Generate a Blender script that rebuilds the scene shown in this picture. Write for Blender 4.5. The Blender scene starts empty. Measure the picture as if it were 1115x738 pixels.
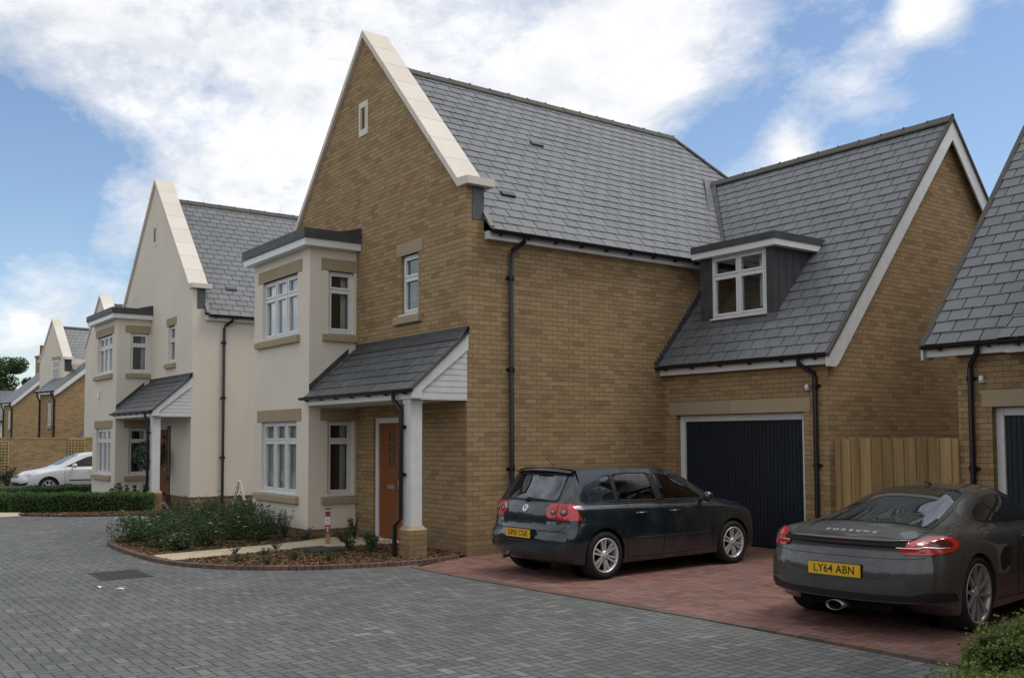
import bpy, bmesh, math, random
import numpy as np
from mathutils import Vector, Matrix
from mathutils.bvhtree import BVHTree
random.seed(7); rng = np.random.default_rng(7)
S = bpy.context.scene
COL = S.collection
R_ = math.radians

# ------------------------------------------------------------------ materials
class NT:
    def __init__(s, name, rough=0.6, spec=0.5, metal=0.0, color=None):
        s.m = bpy.data.materials.new(name); s.m.use_nodes = True
        s.t = s.m.node_tree; s.n = s.t.nodes; s.l = s.t.links
        s.b = s.n['Principled BSDF']; s.out = s.n['Material Output']
        s.b.inputs['Roughness'].default_value = rough
        s.b.inputs['Specular IOR Level'].default_value = spec
        s.b.inputs['Metallic'].default_value = metal
        if color: s.b.inputs['Base Color'].default_value = (*color, 1)
    def set(s, sock, v):
        if hasattr(v, 'is_linked') or isinstance(v, bpy.types.NodeSocket): s.l.new(v, sock)
        else:
            try: sock.default_value = v
            except Exception: sock.default_value = (*v, 1)
    def node(s, ty, **kw):
        n = s.n.new(ty)
        for k, v in kw.items():
            if hasattr(n, k): setattr(n, k, v)
            else: s.set(n.inputs[k.replace('_', ' ')], v)
        return n
    def math(s, op, a, b=None, c=None, clamp=False):
        n = s.n.new('ShaderNodeMath'); n.operation = op; n.use_clamp = clamp
        s.set(n.inputs[0], a)
        if b is not None: s.set(n.inputs[1], b)
        if c is not None: s.set(n.inputs[2], c)
        return n.outputs[0]
    def obj(s):
        return s.n.new('ShaderNodeTexCoord').outputs['Object']
    def sep(s, v):
        n = s.n.new('ShaderNodeSeparateXYZ'); s.l.new(v, n.inputs[0]); return n.outputs
    def comb(s, x, y, z=0.0):
        n = s.n.new('ShaderNodeCombineXYZ')
        for i, v in enumerate((x, y, z)): s.set(n.inputs[i], v)
        return n.outputs[0]
    def noise(s, vec, scale, detail=4, rough=.55, out='Fac'):
        n = s.n.new('ShaderNodeTexNoise'); s.l.new(vec, n.inputs['Vector'])
        n.inputs['Scale'].default_value = scale; n.inputs['Detail'].default_value = detail
        n.inputs['Roughness'].default_value = rough
        return n.outputs[out]
    def ramp(s, fac, stops, interp='LINEAR'):
        n = s.n.new('ShaderNodeValToRGB'); s.l.new(fac, n.inputs[0]); e = n.color_ramp; e.interpolation = interp
        while len(e.elements) > 1: e.elements.remove(e.elements[-1])
        for i, (p, c) in enumerate(stops):
            x = e.elements[0] if i == 0 else e.elements.new(p)
            x.position = p; x.color = (*c, 1)
        return n.outputs[0]
    def mix(s, fac, a, b, mode='MIX'):
        n = s.n.new('ShaderNodeMix'); n.data_type = 'RGBA'; n.blend_type = mode
        s.set(n.inputs[0], fac); s.set(n.inputs[6], a if not isinstance(a, tuple) else (*a, 1)); s.set(n.inputs[7], b if not isinstance(b, tuple) else (*b, 1))
        return n.outputs[2]
    def mapr(s, v, a, b, c, d):
        n = s.n.new('ShaderNodeMapRange'); s.l.new(v, n.inputs[0])
        for i, x in enumerate((a, b, c, d)): n.inputs[i+1].default_value = x
        return n.outputs[0]
    def color(s, v): s.l.new(v, s.b.inputs['Base Color'])
    def bump(s, h, dist=.005, strength=1.0):
        n = s.n.new('ShaderNodeBump'); s.l.new(h, n.inputs['Height'])
        n.inputs['Distance'].default_value = dist; n.inputs['Strength'].default_value = strength
        s.l.new(n.outputs[0], s.b.inputs['Normal'])
    def island(s):
        return s.n.new('ShaderNodeNewGeometry').outputs['Random Per Island']

def plain(name, c, rough=.5, spec=.5, metal=0., var=.12, scale=6., bump=0.):
    t = NT(name, rough, spec, metal)
    o = t.obj(); n = t.noise(o, scale, 5)
    lo = tuple(x*(1-var) for x in c); hi = tuple(min(1, x*(1+var)) for x in c)
    t.color(t.ramp(n, [(.3, lo), (.7, hi)]))
    r = t.noise(o, scale*3, 3); t.l.new(t.mapr(r, .2, .8, max(0, rough-.07), min(1, rough+.07)), t.b.inputs['Roughness'])
    if bump: t.bump(t.noise(o, scale*12, 4), bump)
    return t.m

def brick_mat(name, stops, mortar, w=.225, h=.075, bumpd=.004):
    t = NT(name, .9, .25)
    o = t.obj(); x, y, z = t.sep(o)
    u = t.math('ADD', x, y)
    v = t.comb(u, z)
    b = t.node('ShaderNodeTexBrick', offset=.5, offset_frequency=2, squash=1.0)
    t.l.new(v, b.inputs['Vector'])
    for k, q in (('Scale', 1.), ('Mortar Size', .0048), ('Mortar Smooth', .25), ('Brick Width', w), ('Row Height', h), ('Bias', 0.)):
        b.inputs[k].default_value = q
    b.inputs['Color1'].default_value = (0, 0, 0, 1); b.inputs['Color2'].default_value = (1, 1, 1, 1); b.inputs['Mortar'].default_value = (.5, .5, .5, 1)
    col = t.ramp(b.outputs['Color'], stops)
    fine = t.noise(o, 38, 5, .7); big = t.noise(o, .55, 5, .6)
    col = t.mix(.4, col, t.ramp(fine, [(.25, (.33, .33, .33)), (.5, (.5, .5, .5)), (.75, (.69, .69, .69))]), 'OVERLAY')
    damp = t.math('MULTIPLY', t.mapr(t.math('ADD', z, t.math('MULTIPLY', big, -.9)), -.45, .25, 1., 0.), .5)
    col = t.mix(damp, col, (.17, .125, .075))
    col = t.mix(.4, col, t.ramp(big, [(.25, (.36, .36, .36)), (.75, (.64, .63, .62))]), 'OVERLAY')
    mort = t.mix(fine, tuple(q*.8 for q in mortar), mortar)
    col = t.mix(b.outputs['Fac'], col, mort)
    t.color(col)
    hgt = t.math('ADD', t.math('MULTIPLY', b.outputs['Fac'], -1.), t.math('MULTIPLY', fine, .5))
    t.bump(hgt, bumpd, .9)
    return t.m

def herring_mat(name, stops, joint, size=.1, rough=.75, spec=.35, pale=.0, jw=.045):
    """90 degree herringbone of 2:1 blocks on the ground plane"""
    t = NT(name, rough, spec)
    o = t.obj(); x, y, z = t.sep(o)
    wob = t.noise(o, 7, 2, out='Color'); wx, wy, _ = t.sep(wob)
    X = t.math('DIVIDE', t.math('ADD', x, t.math('MULTIPLY', t.math('SUBTRACT', wx, .5), .012)), size)
    Y = t.math('DIVIDE', t.math('ADD', y, t.math('MULTIPLY', t.math('SUBTRACT', wy, .5), .012)), size)
    i = t.math('FLOOR', X); j = t.math('FLOOR', Y); fx = t.math('SUBTRACT', X, i); fy = t.math('SUBTRACT', Y, j)
    k = t.math('FLOORED_MODULO', t.math('SUBTRACT', i, j), 4.)
    def eq(q): return t.math('COMPARE', k, float(q), .1)
    e0, e1, e2, e3 = eq(0), eq(1), eq(2), eq(3)
    def edge(f, off):
        # 1 on the joint, 0 inside the block; off switches this side off
        d = t.mapr(f, jw*.5, jw*1.6, 1., 0.)
        return t.math('MULTIPLY', d, t.math('SUBTRACT', 1., off))
    J = t.math('MAXIMUM', t.math('MAXIMUM', edge(fx, e1), edge(t.math('SUBTRACT', 1., fx), e0)),
               t.math('MAXIMUM', edge(fy, e2), edge(t.math('SUBTRACT', 1., fy), e3)))
    idx = t.comb(t.math('SUBTRACT', i, e1), t.math('SUBTRACT', j, e2), t.math('ADD', e2, e3))
    wn = t.n.new('ShaderNodeTexWhiteNoise'); t.l.new(idx, wn.inputs['Vector'])
    col = t.ramp(wn.outputs['Value'], stops)
    fine = t.noise(o, 60, 5, .7); big = t.noise(o, .5, 6, .62); mid = t.noise(o, 2.2, 5, .6)
    col = t.mix(.45, col, t.ramp(fine, [(.25, (.3, .3, .3)), (.75, (.7, .7, .7))]), 'OVERLAY')
    col = t.mix(.6, col, t.ramp(big, [(.28, (.36, .36, .365)), (.72, (.63, .63, .62))]), 'OVERLAY')
    col = t.mix(.4, col, t.ramp(mid, [(.3, (.4, .4, .4)), (.7, (.6, .6, .6))]), 'OVERLAY')
    if pale:   # scattered efflorescence bloom on some blocks
        msk = t.math('MULTIPLY', t.mapr(wn.outputs['Color'] if False else t.noise(idx, 3.7, 1), .54, .68, 0., 1.), t.mapr(t.noise(o, .9, 4), .50, .66, 0., 1.))
        col = t.mix(t.math('MULTIPLY', msk, pale), col, (.33, .34, .35))
    jn = t.math('MULTIPLY', J, t.mapr(mid, .3, .7, .55, 1.))
    col = t.mix(jn, col, joint)
    t.color(col)
    t.l.new(t.mapr(mid, .3, .7, rough-.1, rough+.12), t.b.inputs['Roughness'])
    tilt = t.math('MULTIPLY', wn.outputs['Value'], .25)
    t.bump(t.math('ADD', t.math('ADD', t.math('MULTIPLY', J, -1.), t.math('MULTIPLY', fine, .3)), tilt), .004, .8)
    return t.m

def slate_mat(name, stops, rough=.45):
    t = NT(name, rough, .5)
    o = t.obj(); r = t.island()
    col = t.ramp(r, stops)
    n = t.noise(o, 9, 6, .7); big = t.noise(o, .6, 4)
    col = t.mix(.45, col, t.ramp(n, [(.25, (.33, .33, .33)), (.75, (.68, .68, .68))]), 'OVERLAY')
    col = t.mix(.35, col, t.ramp(big, [(.25, (.38, .38, .38)), (.75, (.62, .62, .62))]), 'OVERLAY')
    t.color(col); t.bump(t.noise(o, 45, 5, .7), .002, .6)
    t.l.new(t.mapr(n, .2, .8, rough-.08, rough+.14), t.b.inputs['Roughness'])
    return t.m

def island_mat(name, stops, rough=.8, spec=.3, sss=0., nscale=3.):
    t = NT(name, rough, spec)
    r = t.island(); o = t.obj()
    f = t.math('ADD', t.math('MULTIPLY', r, .65), t.math('MULTIPLY', t.noise(o, nscale, 3), .45), clamp=True)
    t.color(t.ramp(f, stops))
    if sss:
        t.b.inputs['Transmission Weight'].default_value = 0
        tr = t.n.new('ShaderNodeBsdfTranslucent'); mx = t.n.new('ShaderNodeMixShader')
        t.l.new(t.ramp(f, [(p, tuple(min(1, q*1.6) for q in c)) for p, c in stops]), tr.inputs[0]); mx.inputs[0].default_value = sss
        t.l.new(t.b.outputs[0], mx.inputs[1]); t.l.new(tr.outputs[0], mx.inputs[2]); t.l.new(mx.outputs[0], t.out.inputs[0])
    return t.m

def glass_mat(name, tint=(.93, .95, .94), refl=.04, rough=.0):
    t = NT(name); t.n.remove(t.b)
    tr = t.n.new('ShaderNodeBsdfTransparent'); tr.inputs[0].default_value = (*tint, 1)
    gl = t.n.new('ShaderNodeBsdfGlossy'); gl.inputs['Roughness'].default_value = rough; gl.inputs[0].default_value = (.95, .97, 1, 1)
    fr = t.n.new('ShaderNodeFresnel'); fr.inputs[0].default_value = 1.55
    nz = t.noise(t.obj(), 1.6, 2)
    bp = t.n.new('ShaderNodeBump'); bp.inputs['Distance'].default_value = .01; bp.inputs['Strength'].default_value = .06
    t.l.new(nz, bp.inputs['Height']); t.l.new(bp.outputs[0], gl.inputs['Normal'])
    f = t.math('ADD', t.math('MULTIPLY', fr.outputs[0], 1.5), refl, clamp=True)
    mx = t.n.new('ShaderNodeMixShader'); t.l.new(f, mx.inputs[0]); t.l.new(tr.outputs[0], mx.inputs[1]); t.l.new(gl.outputs[0], mx.inputs[2])
    t.l.new(mx.outputs[0], t.out.inputs[0])
    return t.m

def paint_mat(name, c, flake=.0, rough=.22, coat=1., metal=0.):
    t = NT(name, rough, .5, metal)
    o = t.obj()
    n = t.noise(o, 500, 2); d = t.noise(o, 2.5, 5)
    col = t.mix(t.math('MULTIPLY', n, flake), c, tuple(min(1, q*2.2+.03) for q in c))
    col = t.mix(t.mapr(d, .45, .8, 0., .12), col, (.16, .15, .13))   # road dust
    t.color(col)
    t.l.new(t.mapr(d, .3, .8, rough, rough+.12), t.b.inputs['Roughness'])
    t.b.inputs['Coat Weight'].default_value = coat; t.b.inputs['Coat Roughness'].default_value = .04
    return t.m

M = {}
M['brick'] = brick_mat('buff_brick', [(0, (.262, .172, .088)), (.2, (.315, .213, .110)), (.5, (.356, .244, .126)), (.82, (.395, .275, .146)), (1, (.37, .220, .112))], (.195, .138, .076))
M['render'] = None
def render_mat():
    t = NT('cream_render', .92, .2); o = t.obj()
    f = t.noise(o, 90, 4, .7); b = t.noise(o, .7, 5, .6)
    x, y, z = t.sep(o)
    streak = t.noise(t.comb(t.math('MULTIPLY', t.math('ADD', x, y), 5.), 0., t.math('MULTIPLY', z, .35)), 1., 4)
    c = t.ramp(b, [(.25, (.71, .635, .525)), (.75, (.79, .715, .605))])
    c = t.mix(.13, c, t.ramp(streak, [(.3, (.40, .40, .40)), (.7, (.58, .58, .58))]), 'OVERLAY')
    c = t.mix(.3, c, t.ramp(f, [(.3, (.4, .4, .4)), (.7, (.6, .6, .6))]), 'OVERLAY')
    t.color(c); t.bump(f, .004, .7); return t.m
M['render'] = render_mat()
def stone_mat(name, a, b):
    t = NT(name, .85, .25); o = t.obj()
    f = t.noise(o, 70, 5, .75); g = t.noise(o, 1.7, 5, .6); r = t.island()
    c = t.ramp(t.math('ADD', t.math('MULTIPLY', g, .6), t.math('MULTIPLY', r, .4)), [(.25, a), (.75, b)])
    c = t.mix(.35, c, t.ramp(f, [(.3, (.38, .38, .38)), (.7, (.62, .62, .62))]), 'OVERLAY')
    t.color(c); t.bump(f, .003, .6); return t.m
M['stone'] = stone_mat('beige_sandstone', (.34, .268, .172), (.42, .335, .222))
M['coping'] = stone_mat('pale_cast_stone', (.66, .59, .50), (.76, .695, .61))
M['slate'] = slate_mat('grey_slate', [(0, (.120, .126, .130)), (.5, (.133, .139, .143)), (1, (.146, .152, .156))], .42)
M['slate_dark'] = slate_mat('charcoal_slate', [(0, (.070, .075, .076)), (.5, (.084, .089, .090)), (1, (.098, .103, .104))], .5)
M['gap_shade'] = plain('slate_gap_shade', (.012, .012, .013), .95, .1)  # near-black sheet below the slates, painting in the shade of their gaps
M['ridge'] = plain('ridge_tile_clay', (.085, .078, .066), .8, .3, bump=.003)
M['lead'] = plain('lead_sheet', (.10, .103, .112), .5, .5, .0, .25, 4., .002)
M['lead_dark'] = plain('weathered_lead', (.055, .055, .058), .55, .45, .0, .25, 5., .002)
M['upvc'] = plain('white_upvc', (.72, .72, .70), .35, .5, var=.05)
M['white_wood'] = plain('white_painted_board', (.68, .68, .66), .45, .4, var=.07)
M['gutter'] = plain('black_plastic', (.012, .012, .013), .35, .5)
M['glass'] = glass_mat('window_glass')
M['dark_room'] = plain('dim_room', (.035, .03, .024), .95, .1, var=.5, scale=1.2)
M['curtain'] = plain('pale_curtain', (.88, .85, .78), .95, .1, var=.1)
M['blind'] = plain('grey_white_blind', (.84, .85, .84), .9, .1, var=.12, scale=2.)
M['wood_door'] = None
def wood_mat(name, a, b, rough=.5, sx=1., sz=18.):
    t = NT(name, rough, .35); o = t.obj(); x, y, z = t.sep(o)
    v = t.comb(t.math('MULTIPLY', x, sz), t.math('MULTIPLY', y, sz), t.math('MULTIPLY', z, sx))
    n = t.noise(v, 1.5, 6, .65); r = t.island()
    f = t.math('ADD', t.math('MULTIPLY', n, .7), t.math('MULTIPLY', r, .35), clamp=True)
    t.color(t.ramp(f, [(.2, a), (.8, b)])); t.bump(n, .002, .5); return t.m
M['wood_door'] = wood_mat('oak_veneer_door', (.17, .050, .014), (.25, .076, .021), .45)
M['fence'] = wood_mat('treated_softwood', (.15, .088, .032), (.46, .32, .145), .8)
M['trellis'] = wood_mat('trellis_timber', (.34, .24, .10), (.52, .40, .20), .8)
M['garage_door'] = plain('navy_painted_steel', (.010, .017, .027), .45, .4, var=.1)
M['steel'] = plain('brushed_steel', (.55, .55, .54), .3, .5, 1.)
M['white_plastic'] = plain('white_plastic', (.75, .75, .75), .35, .5, var=.04)
M['red_clay'] = plain('red_clay_chimney', (.42, .14, .06), .8, .3)
M['road'] = herring_mat('charcoal_block_paving', [(0, (.095, .098, .094)), (.35, (.117, .120, .114)), (.7, (.130, .133, .126)), (.93, (.143, .144, .136)), (1, (.178, .170, .156))], (.017, .017, .016), pale=.38, jw=.058)
M['red'] = herring_mat('brindle_block_paving', [(0, (.155, .074, .060)), (.35, (.205, .098, .078)), (.6, (.235, .118, .094)), (.8, (.185, .110, .093)), (1, (.27, .132, .102))], (.060, .040, .033), pale=.22)
M['kerb'] = plain('brown_kerb_block', (.15, .10, .08), .85, .3, var=.3, scale=9., bump=.004)
def setts():
    t = NT('brown_edging_blocks', .85, .3); r = t.island(); o = t.obj(); f = t.noise(o, 40, 5, .7)
    c = t.ramp(r, [(0, (.10, .075, .06)), (.4, (.14, .085, .065)), (.75, (.19, .10, .075)), (1, (.12, .11, .10))])
    t.color(t.mix(.4, c, t.ramp(f, [(.3, (.35, .35, .35)), (.7, (.65, .65, .65))]), 'OVERLAY')); t.bump(f, .003, .6); return t.m
M['setts'] = setts()
M['path'] = plain('pale_path_slab', (.50, .42, .29), .85, .25, var=.12, scale=5., bump=.003)
M['soil'] = plain('dark_soil', (.055, .036, .022), .95, .1, var=.4, scale=12., bump=.02)
M['bark'] = island_mat('bark_chips', [(0, (.035, .020, .011)), (.4, (.10, .058, .031)), (.75, (.19, .118, .062)), (1, (.38, .27, .16))], .9, .15)
M['iron'] = plain('cast_iron_cover', (.045, .045, .047), .6, .4, .3, .3, 14., .006)
M['earth'] = plain('distant_ground', (.07, .08, .045), .95, .1, var=.3, scale=.2)
M['leaf_rose'] = island_mat('rose_leaf', [(.1, (0.027, 0.050, 0.016)), (.5, (0.053, 0.090, 0.030)), (.95, (0.106, 0.156, 0.056))], .6, .4, .25)
M['leaf_box'] = island_mat('box_leaf', [(.1, (0.024, 0.051, 0.015)), (.5, (0.057, 0.112, 0.027)), (.95, (0.128, 0.203, 0.051))], .5, .45, .25)
M['leaf_box2'] = island_mat('box_leaf_fresh', [(.1, (0.041, 0.072, 0.014)), (.5, (0.102, 0.152, 0.032)), (.95, (0.246, 0.290, 0.072))], .5, .45, .3)
M['leaf_grey'] = island_mat('lavender_leaf', [(.1, (.045, .062, .045)), (.5, (.085, .11, .078)), (.95, (.15, .18, .13))], .75, .3, .2)
M['leaf_dark'] = island_mat('dark_glossy_leaf', [(.1, (0.017, 0.036, 0.017)), (.5, (0.036, 0.070, 0.031)), (.95, (0.070, 0.112, 0.049))], .35, .5, .2)
M['leaf_tree'] = island_mat('tree_leaf', [(.1, (.022, .040, .012)), (.5, (.045, .078, .020)), (.95, (.085, .12, .032))], .6, .35, .3, .5)
M['twig'] = plain('twig_bark', (.06, .042, .028), .9, .2)
M['petal'] = plain('white_petal', (.78, .77, .72), .7, .3)
M['red_sign'] = plain('dark_red_print', (.22, .035, .03), .5)
M['mark_grey'] = plain('grey_print', (.16, .16, .17), .6)
M['mark_black'] = plain('black_print', (.01, .01, .01), .5)
# vehicles
M['golf_paint'] = paint_mat('dark_blue_car_paint', (.0048, .0105, .0150), .10, .2)
M['cay_paint'] = paint_mat('agate_grey_car_paint', (.052, .049, .047), .22, .24, .8, .3)
M['white_paint'] = paint_mat('white_car_paint', (.66, .67, .68), .0, .25)
def cg(name, c):
    t = NT(name, .015, .5, 0, c); t.b.inputs['IOR'].default_value = 1.95; return t.m
M['car_glass'] = cg('car_glass', (.016, .021, .019)); M['car_glass_green'] = cg('tinted_rear_glass', (.045, .062, .055))
M['car_pane'] = glass_mat('tinted_car_window', (.62, .70, .66), .06)
M['trim'] = plain('black_trim', (.010, .010, .011), .45, .45)
M['seam'] = plain('panel_gap', (.003, .003, .003), .8, .2)
M['tyre'] = plain('tyre_rubber', (.016, .016, .016), .8, .3)
M['alloy'] = plain('silver_alloy', (.66, .66, .65), .38, .5, .55)
M['alloy_grey'] = plain('dark_alloy', (.42, .42, .41), .38, .5, .6)
M['pipe'] = plain('sooty_steel', (.22, .21, .20), .3, .5, .9)
M['chrome'] = plain('chrome', (.75, .75, .75), .1, .5, 1.)
M['lens_red'] = paint_mat('red_lamp_lens', (.55, .012, .010), 0., .08)
M['lens_dark'] = paint_mat('dark_red_lens', (.09, .006, .007), 0., .08)
M['lens_pink'] = paint_mat('clear_pink_lens', (.50, .17, .17), 0., .08)
M['lens_clear'] = paint_mat('clear_lamp_lens', (.55, .56, .56), 0., .06)
M['plate'] = plain('yellow_number_plate', (.72, .42, .02), .35, .4, var=.03)

# ------------------------------------------------------------------ mesh helpers
class MB:
    def __init__(s, T=None): s.v = []; s.f = []; s.T = T; s.sm = []
    def add(s, pts, faces, smooth=False):
        k = len(s.v)
        if s.T: pts = [s.T(*p) for p in pts]
        s.v += [tuple(p) for p in pts]; s.f += [tuple(k+i for i in f) for f in faces]; s.sm += [smooth]*len(faces)
        return s
    def quad(s, a, b, c, d): return s.add([a, b, c, d], [(0, 1, 2, 3)])
    def box(s, x0, x1, y0, y1, z0, z1):
        p = [(x, y, z) for z in (z0, z1) for y in (y0, y1) for x in (x0, x1)]
        return s.add(p, [(0, 2, 3, 1), (4, 5, 7, 6), (0, 1, 5, 4), (2, 6, 7, 3), (0, 4, 6, 2), (1, 3, 7, 5)])
    def obox(s, c, ux, uy, uz, hx, hy, hz):
        c, ux, uy, uz = Vector(c), Vector(ux), Vector(uy), Vector(uz)
        p = [c+ux*hx*a+uy*hy*b+uz*hz*d for d in (-1, 1) for b in (-1, 1) for a in (-1, 1)]
        return s.add(p, [(0, 2, 3, 1), (4, 5, 7, 6), (0, 1, 5, 4), (2, 6, 7, 3), (0, 4, 6, 2), (1, 3, 7, 5)])
    def prism(s, poly, axis, a0, a1):
        n = len(poly)
        def P(q, a): return {'y': (q[0], a, q[1]), 'x': (a, q[0], q[1]), 'z': (q[0], q[1], a)}[axis]
        p = [P(q, a0) for q in poly]+[P(q, a1) for q in poly]
        return s.add(p, [tuple(range(n)), tuple(range(2*n-1, n-1, -1))]+[(i, (i+1) % n, n+(i+1) % n, n+i) for i in range(n)])
    def tube(s, path, r, n=10, half=False, cap=True):
        path = [Vector(p) for p in path]; rings = []
        for i, p in enumerate(path):
            d = (path[min(i+1, len(path)-1)]-path[max(i-1, 0)]).normalized()
            up = Vector((0, 0, 1)) if abs(d.z) < .9 else Vector((0, 1, 0))
            a = d.cross(up).normalized(); b = a.cross(d).normalized()
            rr = r[i] if isinstance(r, (list, tuple)) else r
            rings.append([p+a*rr*math.cos(t)+b*rr*math.sin(t) for t in [2*math.pi*k/n for k in range(n)]])
        pts = [q for ring in rings for q in ring]; F = []
        for i in range(len(path)-1):
            for k in range(n): F.append((i*n+k, i*n+(k+1) % n, (i+1)*n+(k+1) % n, (i+1)*n+k))
        s.add(pts, F, True)
        if cap: s.add(rings[0], [tuple(range(n))]); s.add(rings[-1], [tuple(range(n-1, -1, -1))])
        return s
    def lathe(s, prof, c, axis=(1, 0, 0), n=36, smooth=True):
        c = Vector(c); ax = Vector(axis).normalized()
        up = Vector((0, 0, 1)) if abs(ax.z) < .9 else Vector((0, 1, 0)); a = ax.cross(up).normalized(); b = a.cross(ax)
        pts = [c+ax*h+(a*math.cos(2*math.pi*k/n)+b*math.sin(2*math.pi*k/n))*r for (h, r) in prof for k in range(n)]
        F = [(i*n+k, i*n+(k+1) % n, (i+1)*n+(k+1) % n, (i+1)*n+k) for i in range(len(prof)-1) for k in range(n)]
        return s.add(pts, F, smooth)
    def build(s, name, mat, parent=None, bevel=0., recalc=True, loc=None):
        me = bpy.data.meshes.new(name); me.from_pydata(s.v, [], s.f)
        me.polygons.foreach_set('use_smooth', s.sm)
        if recalc or bevel:
            bm = bmesh.new(); bm.from_mesh(me)
            bmesh.ops.recalc_face_normals(bm, faces=bm.faces)
            if bevel: bmesh.ops.bevel(bm, geom=list(bm.edges), offset=bevel, segments=2, affect='EDGES', clamp_overlap=True)
            bm.to_mesh(me); bm.free()
        me.materials.append(mat)
        o = bpy.data.objects.new(name, me); COL.objects.link(o)
        if parent is not None: o.parent = parent
        if loc: o.location = loc
        for u in getattr(s, 'under', []): u.build('gap_shade', M['gap_shade'], o if parent is None or parent.parent is None else parent, recalc=False)
        return o

def tag(o, label, cat, group=None, kind=None):
    o['label'] = label
    if cat: o['category'] = cat
    if group: o['group'] = group
    if kind: o['kind'] = kind
    return o
def thing(name, label, cat, loc=(0, 0, 0), rz=0., group=None):
    o = bpy.data.objects.new(name, None); COL.objects.link(o); o.empty_display_size = .2
    o.location = loc; o.rotation_euler = (0, 0, rz)
    return tag(o, label, cat, group)
def struct(o): o['kind'] = 'structure'; return o

def slates(mb, O, U, V, poly, gauge=.22, width=.3, seed=0):
    """individual overlapping slates over a sloping polygon (u along eave, v up slope)"""
    r = random.Random(seed); O, U, V = Vector(O), Vector(U).normalized(), Vector(V).normalized(); N = U.cross(V)
    if N.z < 0: N = -N
    v1 = max(p[1] for p in poly); n = len(poly)
    def span(v):
        xs = []
        for i in range(n):
            (a, b), (c, d) = poly[i], poly[(i+1) % n]
            if (b-v)*(d-v) <= 0 and abs(d-b) > 1e-9: xs.append(a+(c-a)*(v-b)/(d-b))
        return (min(xs), max(xs)) if len(xs) >= 2 else None
    def P(u, v, h): return O+U*u+V*v+N*h
    k = 0
    while k*gauge < v1-.01:
        va = k*gauge; vb = min(va+gauge, v1)
        sa = span(va+1e-4); sb = span(vb-1e-4)
        if sa and sb:
            lo, hi = min(sa[0], sb[0]), max(sa[1], sb[1])
            i = math.floor(lo/width)-1; off = (.5 if k % 2 else 0)*width
            while i*width+off < hi:
                ua = i*width+off+.007; ub = ua+width-.014; i += 1
                a0, b0, a1, b1 = max(ua, sa[0]), min(ub, sa[1]), max(ua, sb[0]), min(ub, sb[1])
                if b0-a0 < .02 and b1-a1 < .02: continue
                b0 = max(a0, b0); b1 = max(a1, b1)
                ha = .015+r.uniform(-.002, .004); hb = .003; dv = r.uniform(-.006, .004) if k else 0.
                q = [P(a0, va+dv, ha), P(b0, va+dv, ha), P(b1, vb+.02, hb), P(a1, vb+.02, hb), P(a0, va+dv, ha-.011), P(b0, va+dv, ha-.011)]
                mb.add(q, [(0, 1, 2, 3), (4, 5, 1, 0), (4, 0, 3), (5, 2, 1)])
        k += 1
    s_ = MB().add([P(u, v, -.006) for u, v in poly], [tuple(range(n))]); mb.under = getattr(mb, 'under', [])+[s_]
    return mb

def Tf(plane):   # facade facing -y at y = plane : (along, outward, z)
    return lambda a, d, z: (a, plane-d, z)
def Ts(plane, sg=1):   # facade facing +x (or -x)
    return lambda a, d, z: (plane+sg*d, a, z)

def wall_grid(mb, T, a0, a1, z0, z1, holes, depth=.14):
    """wall face with openings and their reveals; holes = (a0,a1,z0,z1)"""
    A = sorted(set([a0, a1]+[h[0] for h in holes]+[h[1] for h in holes])); Z = sorted(set([z0, z1]+[h[2] for h in holes]+[h[3] for h in holes]))
    for i in range(len(A)-1):
        for j in range(len(Z)-1):
            ca, cz = (A[i]+A[i+1])/2, (Z[j]+Z[j+1])/2
            if any(h[0] < ca < h[1] and h[2] < cz < h[3] for h in holes): continue
            mb.add([T(A[i], 0, Z[j]), T(A[i+1], 0, Z[j]), T(A[i+1], 0, Z[j+1]), T(A[i], 0, Z[j+1])], [(0, 1, 2, 3)])
    for h in holes:
        c = [(h[0], h[2]), (h[1], h[2]), (h[1], h[3]), (h[0], h[3])]
        for i in range(4):
            (p, q), (r, s_) = c[i], c[(i+1) % 4]
            mb.add([T(p, 0, q), T(r, 0, s_), T(r, -depth, s_), T(p, -depth, q)], [(0, 1, 2, 3)])
    return mb

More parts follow.
